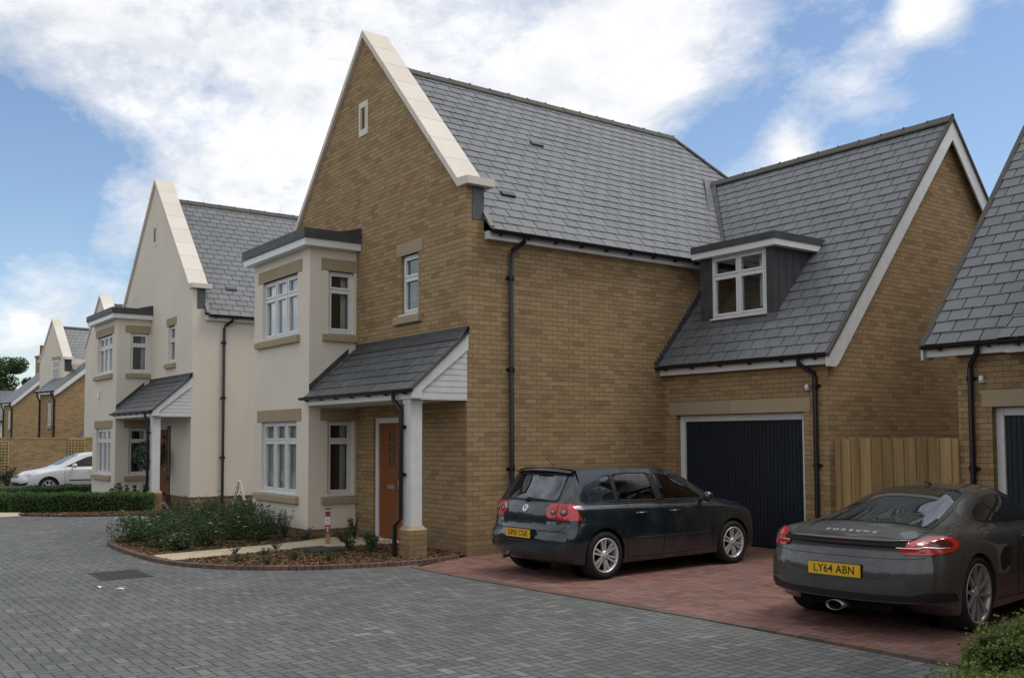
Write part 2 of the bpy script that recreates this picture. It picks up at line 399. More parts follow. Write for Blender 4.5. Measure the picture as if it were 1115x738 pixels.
def window(H, T, a0, a1, z0, z1, n, tz, lintel=None, sill=None, inner='dark', lab=None, setb=.06):
    f = MB(T); fw = .045; D0, D1 = -setb-.07, -setb
    f.box(a0, a1, D0, D1, z0, z0+fw); f.box(a0, a1, D0, D1, z1-fw, z1)
    f.box(a0, a0+fw, D0, D1, z0+fw, z1-fw); f.box(a1-fw, a1, D0, D1, z0+fw, z1-fw)
    pane = MB(T); w = (a1-a0-2*fw)/n
    for i in range(n):
        l = a0+fw+i*w; r = l+w
        if i: f.box(l-.02, l+.02, D0, D1-.002, z0+fw, z1-fw)
        for (p, q) in ((z0+fw, tz), (tz, z1-fw)):
            L, Rr = l+(.02 if i else 0)+.001, r-(.02 if i < n-1 else 0)-.001; B, Tp = p+(.018 if p == tz else 0)+.001, q-(.018 if q == tz else 0)-.001; s_ = .036
            d1 = D1+.014
            f.box(L, Rr, D0+.01, d1, B, B+s_); f.box(L, Rr, D0+.01, d1, Tp-s_, Tp); f.box(L, L+s_, D0+.01, d1-.001, B+s_, Tp-s_); f.box(Rr-s_, Rr, D0+.01, d1-.001, B+s_, Tp-s_)
            pane.quad((L+s_, D1-.03, B+s_), (Rr-s_, D1-.03, B+s_), (Rr-s_, D1-.03, Tp-s_), (L+s_, D1-.03, Tp-s_))
        f.box(l+(.02 if i else 0), r-(.02 if i < n-1 else 0), D0, D1-.003, tz-.018, tz+.018)
    f.box(a0+.12, a1-.12, D1, D1+.016, z1-.034, z1-.012)          # trickle vent
    w_ = f.build('window', M['upvc'], H)
    if lab: w_['label'] = lab
    pane.build('pane', M['glass'], w_, recalc=False)
    c = MB(T)
    if inner == 'dark':
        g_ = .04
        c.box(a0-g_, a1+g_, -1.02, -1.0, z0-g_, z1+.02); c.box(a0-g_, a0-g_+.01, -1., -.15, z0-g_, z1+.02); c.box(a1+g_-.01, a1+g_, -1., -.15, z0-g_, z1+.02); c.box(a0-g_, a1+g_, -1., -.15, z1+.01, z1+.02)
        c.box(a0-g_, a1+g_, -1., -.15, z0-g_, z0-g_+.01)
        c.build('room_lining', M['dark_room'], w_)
        e = MB(T)                                                     # gathered curtain at one jamb
        k = 8; wd = (a1-a0)*.22
        for q in range(k):
            x0 = a1-.05-wd+wd*q/k; e.quad((x0, -.22-.02*(q % 2), z0), (x0+wd/k, -.22-.02*((q+1) % 2), z0), (x0+wd/k, -.22-.02*((q+1) % 2), z1), (x0, -.22-.02*(q % 2), z1))
        e.build('curtain', M['blind'], w_, recalc=False)
    else:
        k = int((a1-a0)/.05)
        for q in range(k):
            x0 = a0+(a1-a0)*q/k; x1 = a0+(a1-a0)*(q+1)/k
            c.quad((x0, -.15-.03*(q % 2), z0-.05), (x1, -.15-.03*((q+1) % 2), z0-.05), (x1, -.15-.03*((q+1) % 2), z1+.05), (x0, -.15-.03*(q % 2), z1+.05))
        c.build('curtain', M[inner], w_, recalc=False)
    if lintel: MB(T).box(lintel[0], lintel[1], -.1, .012, lintel[2], lintel[3]).build('lintel', M['stone'], w_, .004)
    if sill:
        s_ = MB(T); s0, s1, p, q = sill
        s_.box(s0, s1, -.06, .075, p, q-.03); s_.add([(s0, -.06, q-.03), (s1, -.06, q-.03), (s1, .075, q-.03), (s0, .075, q-.03), (s0, -.06, q), (s1, -.06, q), (s1, .06, q-.012), (s0, .06, q-.012)], [(0, 1, 5, 4), (4, 5, 6, 7), (7, 6, 2, 3), (0, 4, 7, 3), (1, 2, 6, 5)])
        s_.build('sill', M['stone'], w_)
    f2 = MB(T).box(a0-.01, a1+.01, -setb-.05, .05, z0-.028, z0-.003).build('cill_board', M['upvc'], w_)
    return w_

def gutter(H, p0, p1, r=.055, nb=6, out=(1, 0, 0), fascia=None):
    """half-round gutter from p0 to p1 with brackets; out = outward direction"""
    p0, p1, out = Vector(p0), Vector(p1), Vector(out); g = MB(); d = (p1-p0); n = 8
    prof = [(-math.cos(math.pi*k/n)*r, -math.sin(math.pi*k/n)*r) for k in range(n+1)]
    inn = [(x*.86, y*.86) for x, y in prof][::-1]
    full = prof+inn
    pts = [p+out*x+Vector((0, 0, y)) for p in (p0, p1) for x, y in full]; m = len(full)
    g.add(pts, [(k, (k+1) % m, m+(k+1) % m, m+k) for k in range(m)]+[tuple(range(n+1)), tuple(range(m, m+n+1))])
    for k in range(nb+1):
        c = p0+d*((k+.35)/(nb+.7)); dn = d.normalized()
        g.obox(c+Vector((0, 0, -r*.55))-out*r*.55, dn, out, (0, 0, 1), .018, r*.75, r*.85)
    return g.build('gutter', M['gutter'], H)
def downpipe(H, path, r=.034, clips=()):
    g = MB(); g.tube(path, r, 12)
    for (c, out) in clips:
        c = Vector(c); out = Vector(out); g.tube([c+Vector((0, 0, -.035)), c+Vector((0, 0, .035))], r*1.35, 12); sd = Vector((-out.y, out.x, 0))
        g.obox(c-out*r*1.2, sd, out, (0, 0, 1), r*2.1, .012, .02)
    return g.build('downpipe', M['gutter'], H)
def ridge(H, p0, p1, up=.05, half=.12, L=.45, name='ridge_tiles', slope=1.0):
    p0, p1 = Vector(p0), Vector(p1); d = (p1-p0); l = d.length; d.normalize(); n = max(1, int(l/L)); g = MB()
    side = d.cross(Vector((0, 0, 1))).normalized()
    for k in range(n):
        a = p0+d*(l*k/n+.004); b = p0+d*(l*(k+1)/n-.004); h = Vector((0, 0, up+.004*(k % 2)))
        s_ = side*half; dn = Vector((0, 0, -half*slope))
        q = [a-s_+dn+h, a+h, a+s_+dn+h, b-s_+dn+h, b+h, b+s_+dn+h]; t = Vector((0, 0, -.03))
        q2 = [v+t for v in q]
        g.add(q+q2, [(0, 1, 4, 3), (1, 2, 5, 4), (0, 3, 9, 6), (2, 8, 11, 5), (0, 6, 7, 1), (1, 7, 8, 2), (3, 4, 10, 9), (4, 5, 11, 10)])
        g.obox(b+h+Vector((0, 0, -.008)), d, side, (0, 0, 1), .012, .03, .012)
    return g.build(name, M['ridge'], H)
CLOUDS = [(0, 255, 1, 10, -.58), (80, 215, .5, 6, -.14), (-90, 200, 3, 10, -.35), (128, 232, .3, 3, .34), (70, 328, .3, 5, .42), (-10, 310, .5, 5, .36), (30, 390, 1, 4, -.10),
          (960, 60, 1, 12, -.42), (1100, 190, 3, 10, -.40), (770, 165, .5, 5, -.34), (870, 110, 1, 5, -.06), (835, 186, .3, 3.4, .40), (920, 122, .3, 5, .18), (1085, 42, .5, 6, .15), (1000, 92, .5, 5, .18), (1010, 12, .2, 2.4, .28), (660, 95, .5, 6, .30), (760, 40, .5, 5.5, .20), (420, 90, 3, 14, .05), (40, 70, 2, 9, .16)]
CLOUD_BASE = .18; CLOUD_MAX = .95; SKY_TINT = (1.06, 1.08, 1.10)
SUN_E = 1.2; SUN_A = 24.; EXPO = .46

# ------------------------------------------------------------------ houses
MIRX = False
_build = MB.build
def _mbuild(s, *a, **k):
    if MIRX: s.v = [(-x, y, z) for x, y, z in s.v]
    return _build(s, *a, **k)
MB.build = _mbuild

CX, ZR, SL = -3.33, 8.70, 1.06            # main gable centre, ridge height, roof slope
def garage_wing(H, wm, seed=0, dormer=True, sensor=True, ov=0.):
    G, Y, YB, EZ, EY, GS = 3.404, 4.248, 11.25, 3.03, 4.08, 1.157
    YR = 7.75; ZG = EZ+(YR-EY)*GS
    T = Tf(Y)
    b = wall_grid(MB(), T, 0, G, 0, 2.96, [(.27, 2.95, 0, 2.165)], .2)
    b.add([(G, Y, 0), (G, YB, 0), (G, YB, 2.96), (G, YR, ZG-.10), (G, Y, 2.96)], [(0, 1, 2, 3, 4)])
    b.quad((-2, YB, 0), (G, YB, 0), (G, YB, 2.96), (-2, YB, 2.96))
    b.build('garage_wall', wm, H)
    MB(T).box(.115, 1.50, -.1, .012, 2.165, 2.385).box(1.506, 3.077, -.1, .012, 2.165, 2.385).build('lintel', M['stone'], H, .004)
    # door
    d = MB(T); x0, x1 = .38, 2.845; n = 34
    for k in range(n):
        a = x0+(x1-x0)*k/n; e = (x1-x0)/n
        d.box(a+.004, a+e-.004, -.16, -.135, .02, 2.05)
    d.box(x0, x1, -.18, -.158, .01, 2.05)
    gd = d.build('garage_door', M['garage_door'], H)
    MB(T).box(.27, .38, -.19, -.1, 0, 2.16).box(2.845, 2.95, -.19, -.1, 0, 2.16).box(.38, 2.845, -.19, -.102, 2.052, 2.16).build('door_frame', M['upvc'], gd, .005)
    MB(T).box(1.55, 1.68, -.135, -.115, .98, 1.0).build('handle', M['trim'], gd)
    # roof
    r = MB(); L = math.sqrt(1+GS*GS); vt = (YR-EY)*L; vm = (5.02-EZ)/GS*L
    xv = CX+(ZR-ZG)/SL
    slates(r, (0, EY, EZ), (1, 0, 0), (0, 1, GS), [(.02, 0), (G+ov+.15, 0), (G+ov+.15, vt), (xv, vt), (.02, vm)], .22, .3, seed+1)
    r.quad((xv, YR, ZG), (G+ov+.15, YR, ZG), (G+ov+.15, 2*YR-EY, EZ), (xv-2, 2*YR-EY, EZ))
    r.build('garage_roof', M['slate'], H)
    ridge(H, (xv+.05, YR, ZG), (G+ov+.15, YR, ZG), .06, .13)
    # valley lead
    p, q = Vector((.04, EY+(5.0-EZ)/GS, 5.0)), Vector((xv, YR, ZG)); v = MB(); up = Vector((0, 0, .075))
    a1, a2 = Vector((.13, 0, 0)), Vector((0, -.06, .12))
    v.add([p+a1+up, p+up*.6, q+up*.6, q+a1+up], [(0, 1, 2, 3)]); v.add([p+up*.6, p+Vector((-.09, -.10, .10))+up, q+Vector((-.09, -.10, .10))+up, q+up*.6], [(0, 1, 2, 3)])
    v.build('valley_lead', M['lead'], H, recalc=False)
    # stepped flashing on the side wall of the main block
    s = MB(); k = 0; z = EZ+.02
    while z < 4.86:
        y = EY+(z-EZ)/GS
        s.box(.001, .012, y-.10, y+.08, z, z+.075); z += .075
    s.build('stepped_flashing', M['lead_dark'], H)
    # eaves
    MB().box(.02, G+ov+.10, EY+.03, EY+.055, 2.865, 3.0).box(.02, G+ov+.10, EY+.055, Y+.0, 2.875, 2.89).build('fascia', M['upvc'], H)
    gutter(H, (-.02, EY-.03, 3.02), (G+ov+.11, EY-.03, 3.02), .058, 5, (0, -1, 0))
    downpipe(H, [(3.02, EY-.03, 2.97), (3.02, EY-.03, 2.89), (3.19, Y-.05, 2.74), (3.20, Y-.05, 2.68), (3.20, Y-.05, .02)], .036,
             [((3.20, Y-.05, 2.55), (0, -1, 0)), ((3.20, Y-.05, 1.35), (0, -1, 0))])
    # barge boards, verge
    for sg in (-1, 1):
        def yy(y): return y if sg < 0 else 2*YR-y
        z0 = lambda y: EZ+(y-EY)*GS
        e = EY-.03
        bb = MB().prism([(yy(e), z0(e)-.17), (yy(e+.22), z0(e)-.17), (yy(e+.30), z0(e)-.10), (yy(YR), ZG-.38), (yy(YR), ZG-.03), (yy(e), z0(e)-.03)], 'x', G+ov+.105, G+ov+.135)
        bb.prism([(yy(EY+.15), z0(EY+.15)-.05), (yy(EY+.15), z0(EY+.15)-.10), (yy(YR), ZG-.10), (yy(YR), ZG-.05)], 'x', G, G+ov+.105)
        bb.build('barge_board', M['white_wood'], H)
        MB().prism([(yy(e), z0(e)-.03), (yy(YR), ZG-.03), (yy(YR), ZG+.035), (yy(e), z0(e)+.03)], 'x', G+ov+.09, G+ov+.165).build('verge_trim', M['ridge'], H)
    if sensor:
        l = MB().lathe([(-.03, .034), (.0, .034), (.02, .030), (.036, .018), (.042, .002)], (3.052, Y-.045, 2.545), (0, 0, 1), 14)
        l.box(3.022, 3.082, Y-.05, Y, 2.49, 2.53).build('sensor_lamp', M['white_plastic'], H)
    if dormer:
        D = 4.68; TD = Tf(D); d0, d1 = .49, 2.10
        zt = 4.95; zs = lambda y: EZ+(y-EY)*GS; yb = EY+(zt-EZ)/GS
        m = wall_grid(MB(), TD, d0, d1, zs(D)-.02, zt, [(.755, 1.945, 3.84, 4.925)], .12)
        for x in (d0, d1): m.add([(x, D, zs(D)-.03), (x, D, zt), (x, yb+.05, zt)], [(0, 1, 2)])
        for k in range(5): m.box(d1, d1+.008, D+.12+.2*k, D+.132+.2*k, zs(D+.14+.2*k), zt)     # lead rolls on the cheek
        dm = m.build('dormer', M['lead_dark'], H, recalc=False)
        MB().box(d0-.09, d1+.13, D-.12, yb+.05, zt-.03, zt+.075).build('fascia', M['upvc'], dm)
        MB().box(d0-.10, d1+.14, D-.135, yb+.15, zt+.075, zt+.195).build('dormer_roof', M['lead_dark'], dm)
        MB().prism([(D-.05, zs(D-.05)+.02), (D, zs(D)+.10), (D+.02, zs(D)+.10), (D+.02, zs(D)+.0)], 'x', d0-.05, d1+.05).build('apron_flashing', M['lead'], dm)
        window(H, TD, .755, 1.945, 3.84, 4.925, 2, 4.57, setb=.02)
    return

def main_house(H, wm, rendered=False, seed=0, y_end=10.3):
    W = 6.66
    hs = (-1.984, -1.426, 3.858, 4.858); hd = (-2.95, -1.93, 0.0, 2.14)
    pl = .30 if rendered else 0.
    b = MB()
    hd2 = (hd[0], hd[1], pl, hd[3])
    wall_grid(b, Tf(0), -W, 0, pl, 5.0, [hs, hd2])
    cz = lambda x: 9.115-1.088*abs(x-CX)
    b.add([(-W, 0, 5.0), (0, 0, 5.0), (0, 0, 5.68), (-.18, 0, 5.68), (CX, 0, 9.115), (2*CX+.18, 0, 5.68), (-W, 0, 5.68)], [tuple(range(7))])
    b.add([(0, 0, 5.0), (0, .33, 5.0), (0, .33, 5.68), (0, 0, 5.68)], [(0, 1, 2, 3)])
    b.add([(-W, .33, 5.0), (0, .33, 5.0), (0, .33, 5.68), (-.18, .33, 5.68), (CX, .33, 9.115), (2*CX+.18, .33, 5.68), (-W, .33, 5.68)], [tuple(range(7))])
    b.quad((0, 0, pl), (0, y_end, pl), (0, y_end, 5.0), (0, 0, 5.0))
    b.quad((-W, 0, pl), (-W, y_end, pl), (-W, y_end, 5.0), (-W, 0, 5.0)); b.quad((-W, y_end, pl), (0, y_end, pl), (0, y_end, 5.0), (-W, y_end, 5.0))
    b.build('wall', wm, H, recalc=False)
    if rendered:
        q = wall_grid(MB(), Tf(.02), -W+.02, -.02, 0, pl, [(hd[0], hd[1], 0, pl)])
        q.quad((-.02, .02, 0), (-.02, y_end, 0), (-.02, y_end, pl), (-.02, .02, pl)); q.add([(-W, 0, pl), (0, 0, pl), (0, y_end, pl), (-W, y_end, pl)], [(0, 1, 2, 3)])
        q.build('plinth', M['brick'], H, recalc=False)
    # slit ventilator in the gable
    sv = MB(); sv.box(-3.53, -3.47, -.012, .02, 7.30, 7.93).box(-3.27, -3.19, -.012, .02, 7.30, 7.93).box(-3.47, -3.27, -.012, .02, 7.30, 7.42).box(-3.47, -3.27, -.012, .02, 7.82, 7.93)
    sv = sv.build('gable_vent', M['coping'], H)
    MB().box(-3.47, -3.27, -.004, -.001, 7.42, 7.82).build('vent_slot', M['stone'], sv); MB().box(-3.40, -3.345, -.007, -.004, 7.42, 7.82).build('vent_gap', M['dark_room'], sv)
    # coping
    c = MB(); n = 8
    for sg in (1, -1):
        X = lambda x: x if sg > 0 else 2*CX-x
        for k in range(n):
            a = -.18+(CX+.18)*(k/n)-(.003 if k else 0); e = -.18+(CX+.18)*((k+1)/n)+(.003 if k < n-1 else 0)
            c.prism([(X(a), cz(a)), (X(e), cz(e)), (X(e), cz(e)+.135), (X(a), cz(a)+.135)], 'y', -.06, .46)
        c.prism([(X(-.184), 5.675), (X(.12), 5.675), (X(.12), 5.80), (X(-.184), 5.815)], 'y', -.06, .46)
    c.build('coping', M['coping'], H, .004)
    # roof
    r = MB(); ex = .16; ez = ZR-SL*(ex-CX); Lf = math.sqrt(1+SL*SL); vt = (ex-CX)*Lf; ye = y_end+.15
    slates(r, (ex, .34, ez), (0, 1, 0), (-1, 0, SL), [(0, 0), (ye-.34, 0), (8.02-.34, vt), (0, vt)], .22, .3, seed)
    r.add([(CX, .34, ZR), (CX, 8.02, ZR), (2*CX-ex, ye, ez), (2*CX-ex, .34, ez)], [(0, 1, 2, 3)]); r.add([(CX, 8.02, ZR), (ex, ye, ez), (2*CX-ex, ye, ez)], [(0, 1, 2)])
    for (x, y) in ((-.59, 1.23), (-2.01, 2.96)):
        z = ZR-SL*(x-CX); MB().obox((x, y, z+.035), (0, 1, 0), (-1/Lf, 0, SL/Lf), (SL/Lf, 0, 1/Lf), .14, .05, .022).build('roof_vent', M['lead_dark'], H)
    r.build('roof', M['slate'], H)
    ridge(H, (CX, .42, ZR+.0), (CX, 8.02, ZR+.0), .055, .13); ridge(H, (CX, 8.02, ZR), (ex, ye, ez), .05, .12, name='hip_tiles', slope=.45)
    # side flashing of the gable parapet
    MB().box(.001, .012, .11, .325, 5.16, 5.672).build('lead_flashing', M['lead'], H)
    MB().prism([(-.02, ez+.30), (.20, ez+.02), (.20, ez+.05), (-.02, ez+.36)], 'y', .30, .40).build('verge_flashing', M['lead'], H)
    # eaves
    MB().box(.0, .105, .345, 5.75, ez-.135, ez-.012).build('fascia', M['upvc'], H)
    gutter(H, (.175, .37, ez-.0), (.175, 5.72, ez-.0), .058, 9, (1, 0, 0))
    downpipe(H, [(.17, 1.0, ez-.05), (.17, 1.0, ez-.12), (.06, .83, ez-.27), (.05, .82, ez-.33), (.05, .82, .02)], .036,
             [((.05, .82, 4.3), (1, 0, 0)), ((.05, .82, 2.85), (1, 0, 0)), ((.05, .82, 1.3), (1, 0, 0))])
    # small first-floor window
    window(H, Tf(0), *hs, 1, 4.47, (-2.13, -1.28, 4.858, 5.075), (-2.14, -1.30, 3.70, 3.835))
    # front door
    fr = MB(Tf(0)); fr.box(-2.95, -2.86, -.13, -.05, .0, 2.14).box(-2.02, -1.93, -.13, -.05, .0, 2.14).box(-2.86, -2.02, -.13, -.052, 2.05, 2.14)
    dl = MB(Tf(0)); dl.box(-2.855, -2.025, -.115, -.08, .075, 2.045)
    for (z0, z1) in ((1.32, 1.47), (1.53, 1.68), (1.74, 1.89)): dl.box(-2.535, -2.345, -.082, -.073, z0-.02, z0).box(-2.535, -2.345, -.082, -.073, z1, z1+.02).box(-2.535, -2.515, -.082, -.073, z0, z1).box(-2.365, -2.345, -.082, -.073, z0, z1)
    dr = dl.build('front_door', M['wood_door'], H)
    fr.build('door_frame', M['upvc'], dr)
    gl = MB(Tf(0))
    for (z0, z1) in ((1.32, 1.47), (1.53, 1.68), (1.74, 1.89)): gl.box(-2.515, -2.365, -.081, -.0765, z0, z1)
    gl.build('door_light', M['car_glass'], dr)
    MB(Tf(0)).box(-2.56, -2.32, -.08, -.068, .92, .99).build('letterbox', M['steel'], dr); MB(Tf(0)).box(-2.13, -2.10, -.08, -.03, .93, 1.08).build('handle', M['steel'], dr)
    MB(Tf(0)).box(-2.95, -1.93, -.13, .10, .0, .06).build('threshold', M['steel'] if False else M['coping'], dr)
    # two-storey bay
    X0, X1, B = -6.15, -3.61, -.924; zb = .19
    w = MB(); wx0, wx1 = -5.741, -4.119
    hf = [(wx0, wx1, .787, 2.101), (wx0, wx1, 3.686, 4.798)]; hsd = [(-.56, -.05, .787, 2.101), (-.56, -.05, 3.686, 4.798)]
    wall_grid(w, Tf(B), X0, X1, zb, 5.20, hf); wall_grid(w, Ts(X1), B, 0, zb, 5.20, hsd); wall_grid(w, Ts(X0, -1), B, 0, zb, 5.20, [])
    w.quad((X0, B, zb), (X1, B, zb), (X1, 0, zb), (X0, 0, zb))
    w.build('bay_wall', M['render'], H, recalc=False)
    MB().box(X0+.02, X1-.02, B+.02, -.001, 0, zb+.01).build('bay_plinth', M['brick'], H)
    MB().box(X0-.17, X1+.17, B-.17, -.001, 5.187, 5.315).build('bay_fascia', M['upvc'], H)
    MB().box(X0-.20, X1+.20, B-.20, -.001, 5.315, 5.485).prism([(-.45, 5.485), (-.002, 5.485), (-.002, 5.60)], 'x', X1-.05, X1+.19).build('bay_roof', M['lead_dark'], H)
    for (z0, z1, tz, inn) in ((.787, 2.101, 1.74, 'curtain'), (3.686, 4.798, 4.46, 'blind')):
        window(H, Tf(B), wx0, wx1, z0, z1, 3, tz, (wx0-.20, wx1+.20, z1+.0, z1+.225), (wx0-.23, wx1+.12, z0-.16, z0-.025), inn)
        window(H, Ts(X1), -.56, -.05, z0, z1, 1, tz, (-.70, -.012, z1+.0, z1+.215), (-.68, -.006, z0-.16, z0-.025))
    # porch
    px1 = .08; PE = -1.02; pz = 2.50; ps = .88
    r = MB(); Lp = math.sqrt(1+ps*ps); vt = -PE*Lp
    slates(r, (X1, PE, pz), (1, 0, 0), (0, 1, ps), [(0.0, 0), (px1-X1, 0), (px1-X1, vt-.02), (0.0, vt-.02)], .2, .3, seed+3)
    pr = r.build('porch_roof', M['slate_dark'], H)
    fl = MB(); fl.prism([(-.16, pz+(-PE-.16)*ps+.025), (-.012, pz-PE*ps+.0), (-.012, pz-PE*ps+.09), (-.001, pz-PE*ps+.09), (-.001, pz-PE*ps+.03), (-.16, pz+(-PE-.16)*ps+.035)], 'x', X1+.012, px1+.01)
    fl.prism([(B, pz+(B-PE)*ps+.03), (-.16, pz+(-.16-PE)*ps+.03), (-.16, pz+(-.16-PE)*ps+.15), (B, pz+(B-PE)*ps+.15)], 'x', X1+.001, X1+.012)
    fl.build('porch_flashing', M['lead_dark'], pr)
    # bay corner where the eave passes the front of the bay
    z0 = lambda y: pz+(y-PE)*ps
    bb = MB(); bb.prism([(PE+.02, 2.37), (PE+.20, 2.37), (PE+.20, z0(PE+.20)-.19), (-.002, z0(0)-.27), (-.002, z0(0)-.02), (PE+.02, z0(PE+.02)-.02)], 'x', px1-.055, px1-.025)
    bb.build('porch_barge', M['white_wood'], pr)
    MB().prism([(PE, z0(PE)-.02), (-.002, z0(0)-.02), (-.002, z0(0)+.018), (PE, z0(PE)+.018)], 'x', px1-.06, px1+.012).build('verge_trim', M['lead_dark'], pr)
    bd = MB(); k = 0; z = 2.372
    while z < 3.2:
        y = max(PE+.2, PE+(z+.16-pz)/ps) if z > 2.372 else PE+.2
        yb = PE+(z+.02-pz+.10)/ps
        a = max(PE+.19, yb-.05)
        if a < -.01: bd.box(px1-.10, px1-.06, a, -.003, z, z+.083)
        z += .09
    bd.build('boarded_infill', M['white_wood'], pr)
    MB().box(X1+.003, px1-.06, PE+.08, -.003, 2.352, 2.369).build('porch_ceiling', M['white_wood'], pr)
    MB().box(X1-.0, px1-.06, PE+.045, PE+.08, 2.36, 2.49).build('fascia', M['upvc'], pr)
    gutter(H, (X1-.10, PE-.015, pz+.0), (px1-.005, PE-.015, pz+.0), .052, 6, (0, -1, 0))
    cx_, cy_ = -.165, -.845; h = .1
    cl = MB().box(cx_-h, cx_+h, cy_-h, cy_+h, .50, 2.352).box(cx_-h-.012, cx_+h+.012, cy_-h-.012, cy_+h+.012, 2.29, 2.351)
    cl = cl.build('porch_column', M['white_wood'], H, .006)
    q = .15; g = MB().box(cx_-q, cx_+q, cy_-q, cy_+q, 0, .44); g.build('column_base', M['brick'], cl)
    g = MB(); a, e = q+.005, h+.01
    g.add([(cx_+i*a, cy_+j*a, .44) for i, j in ((-1, -1), (1, -1), (1, 1), (-1, 1))]+[(cx_+i*e, cy_+j*e, .505) for i, j in ((-1, -1), (1, -1), (1, 1), (-1, 1))], [(0, 1, 5, 4), (1, 2, 6, 5), (2, 3, 7, 6), (3, 0, 4, 7), (4, 5, 6, 7)])
    g.build('base_cap', M['stone'], cl)
    pxp, pyp = cx_-.08, cy_-h-.04
    downpipe(H, [(-.42, PE-.015, pz-.05), (-.42, PE-.015, pz-.14), (pxp-.0, pyp-.02, pz-.30), (pxp, pyp-.02, pz-.36), (pxp, pyp-.02, .60), (pxp-.11, pyp-.06, .50), (pxp-.11, pyp-.06, .02)], .034,
             [((pxp, pyp-.02, 1.95), (0, -1, 0)), ((pxp, pyp-.02, 1.25), (0, -1, 0))])

H1 = thing('brick_house', 'large buff brick house with a cream two-storey bay, lean-to porch and garage wing', 'house')
main_house(H1, M['brick']); garage_wing(H1, M['brick'])
H2 = thing('rendered_house', 'nearer cream rendered house with stone gable coping, left of the large brick house', 'house', (-12.652, 0, 0))
main_house(H2, M['render'], True, 11)
MB(Tf(0)).box(-1.925, -1.70, -.05, .012, 0.02, 2.14).build('side_light', M['car_glass'], H2); MB(Tf(0)).box(-1.70, -1.64, -.05, .016, 0.02, 2.14).build('side_light_frame', M['lead_dark'], H2)
MB().box(-5.52, -5.36, -.97, -.925, 2.98, 3.20).build('alarm_box', M['white_plastic'], H2, .01)
garage_wing(H2, M['render'], 15, dormer=True, sensor=False)
MIRX = True
H3 = thing('brick_house', 'buff brick house cut off by the right edge, behind the grey sports coupe', 'house', (8.72, .194, 0))
garage_wing(H3, M['brick'], 21, ov=.27)
b = MB(); b.quad((0, 0, 0), (0, 10.3, 0), (0, 10.3, 5), (0, 0, 5)); b.add([(-6.66, 0, 0), (0, 0, 0), (0, 0, 5), (CX, 0, 8.7), (-6.66, 0, 5)], [(0, 1, 2, 3, 4)])
b.quad((-6.66, 0, 0), (-6.66, 10.3, 0), (-6.66, 10.3, 5), (-6.66, 0, 5)); b.add([(-6.66, 10.3, 0), (0, 10.3, 0), (0, 10.3, 5), (CX, 10.3, 8.7), (-6.66, 10.3, 5)], [(0, 1, 2, 3, 4)])
b.build('wall', M['brick'], H3)
r = MB(); r.quad((.16, -.1, 5), (.16, 10.4, 5), (CX, 10.4, 8.7), (CX, -.1, 8.7)); r.quad((-6.82, -.1, 5), (-6.82, 10.4, 5), (CX, 10.4, 8.7), (CX, -.1, 8.7)); r.build('roof', M['slate'], H3)
# small canopy projecting over the right part of the garage front
r = MB(); slates(r, (.1, 3.90, 3.02), (1, 0, 0), (0, 1, .75), [(0, 0), (2.58, 0), (2.58, .55), (0, .55)], .25, .3, 5); cn = r.build('canopy_roof', M['slate'], H3)
MB().box(.1, 2.60, 3.93, 4.06, 2.84, 2.99).build('fascia', M['white_wood'], cn)
gutter(H3, (.1, 3.88, 3.0), (2.66, 3.88, 3.0), .06, 3, (0, -1, 0))
MIRX = False

def sheet(name, poly, z, mat):
    m = MB().add([(x, y, z) for x, y in poly], [tuple(range(len(poly)))]); return struct(m.build(name, mat, recalc=False))
def inpoly(x, y, P):
    c = False; n = len(P)
    for i in range(n):
        (a, b), (d, e) = P[i], P[i-1]
        if (b > y) != (e > y) and x < (d-a)*(y-b)/(e-b)+a: c = not c
    return c
def chips(name, poly, n, z, seed, skip=()):
    r = random.Random(seed); m = MB(); xs = [p[0] for p in poly]; ys = [p[1] for p in poly]; k = 0
    while k < n:
        x, y = r.uniform(min(xs), max(xs)), r.uniform(min(ys), max(ys))
        if not inpoly(x, y, poly) or any(inpoly(x, y, s_) for s_ in skip): continue
        k += 1; a = r.uniform(0, math.pi); L = r.uniform(.009, .028); w = L*r.uniform(.3, .7); tl = r.uniform(-.6, .6); t2 = r.uniform(-.5, .5)
        ux = Vector((math.cos(a), math.sin(a), math.sin(tl)*.7)).normalized(); uy = Vector((-math.sin(a), math.cos(a), math.sin(t2)*.7)).normalized()
        m.obox((x, y, z+r.uniform(0, .024)), ux, uy, ux.cross(uy), L, w, .004)
    o = m.build(name, M['bark'], None, recalc=False); return tag(o, 'brown bark chips covering the planting bed beside the porch', None, None, 'stuff')

# ------------------------------------------------------------------ vehicles
def catmull(pts, n):
    P = [np.array(p, float) for p in pts]; out = []
    for i in range(len(P)-1):
        a, b, c, d = P[max(i-1, 0)], P[i], P[i+1], P[min(i+2, len(P)-1)]
        for k in range(n):
            t = k/n; out.append(.5*((2*b)+(-a+c)*t+(2*a-5*b+4*c-d)*t*t+(-a+3*b-3*c+d)*t**3))
    out.append(P[-1]); return out
def pchip(xs, ys):
    xs, ys = np.array(xs, float), np.array(ys, float); h = np.diff(xs); dl = np.diff(ys)/h; m = np.zeros(len(xs))
    m[0], m[-1] = dl[0], dl[-1]
    for i in range(1, len(xs)-1):
        if dl[i-1]*dl[i] > 0:
            w1, w2 = 2*h[i]+h[i-1], h[i]+2*h[i-1]; m[i] = (w1+w2)/(w1/dl[i-1]+w2/dl[i])
    def f(x):
        x = min(max(x, xs[0]), xs[-1]); i = min(max(np.searchsorted(xs, x)-1, 0), len(h)-1); t = (x-xs[i])/h[i]
        return float((1+2*t)*(1-t)**2*ys[i]+t*(1-t)**2*h[i]*m[i]+t*t*(3-2*t)*ys[i+1]+t*t*(t-1)*h[i]*m[i+1])
    return f

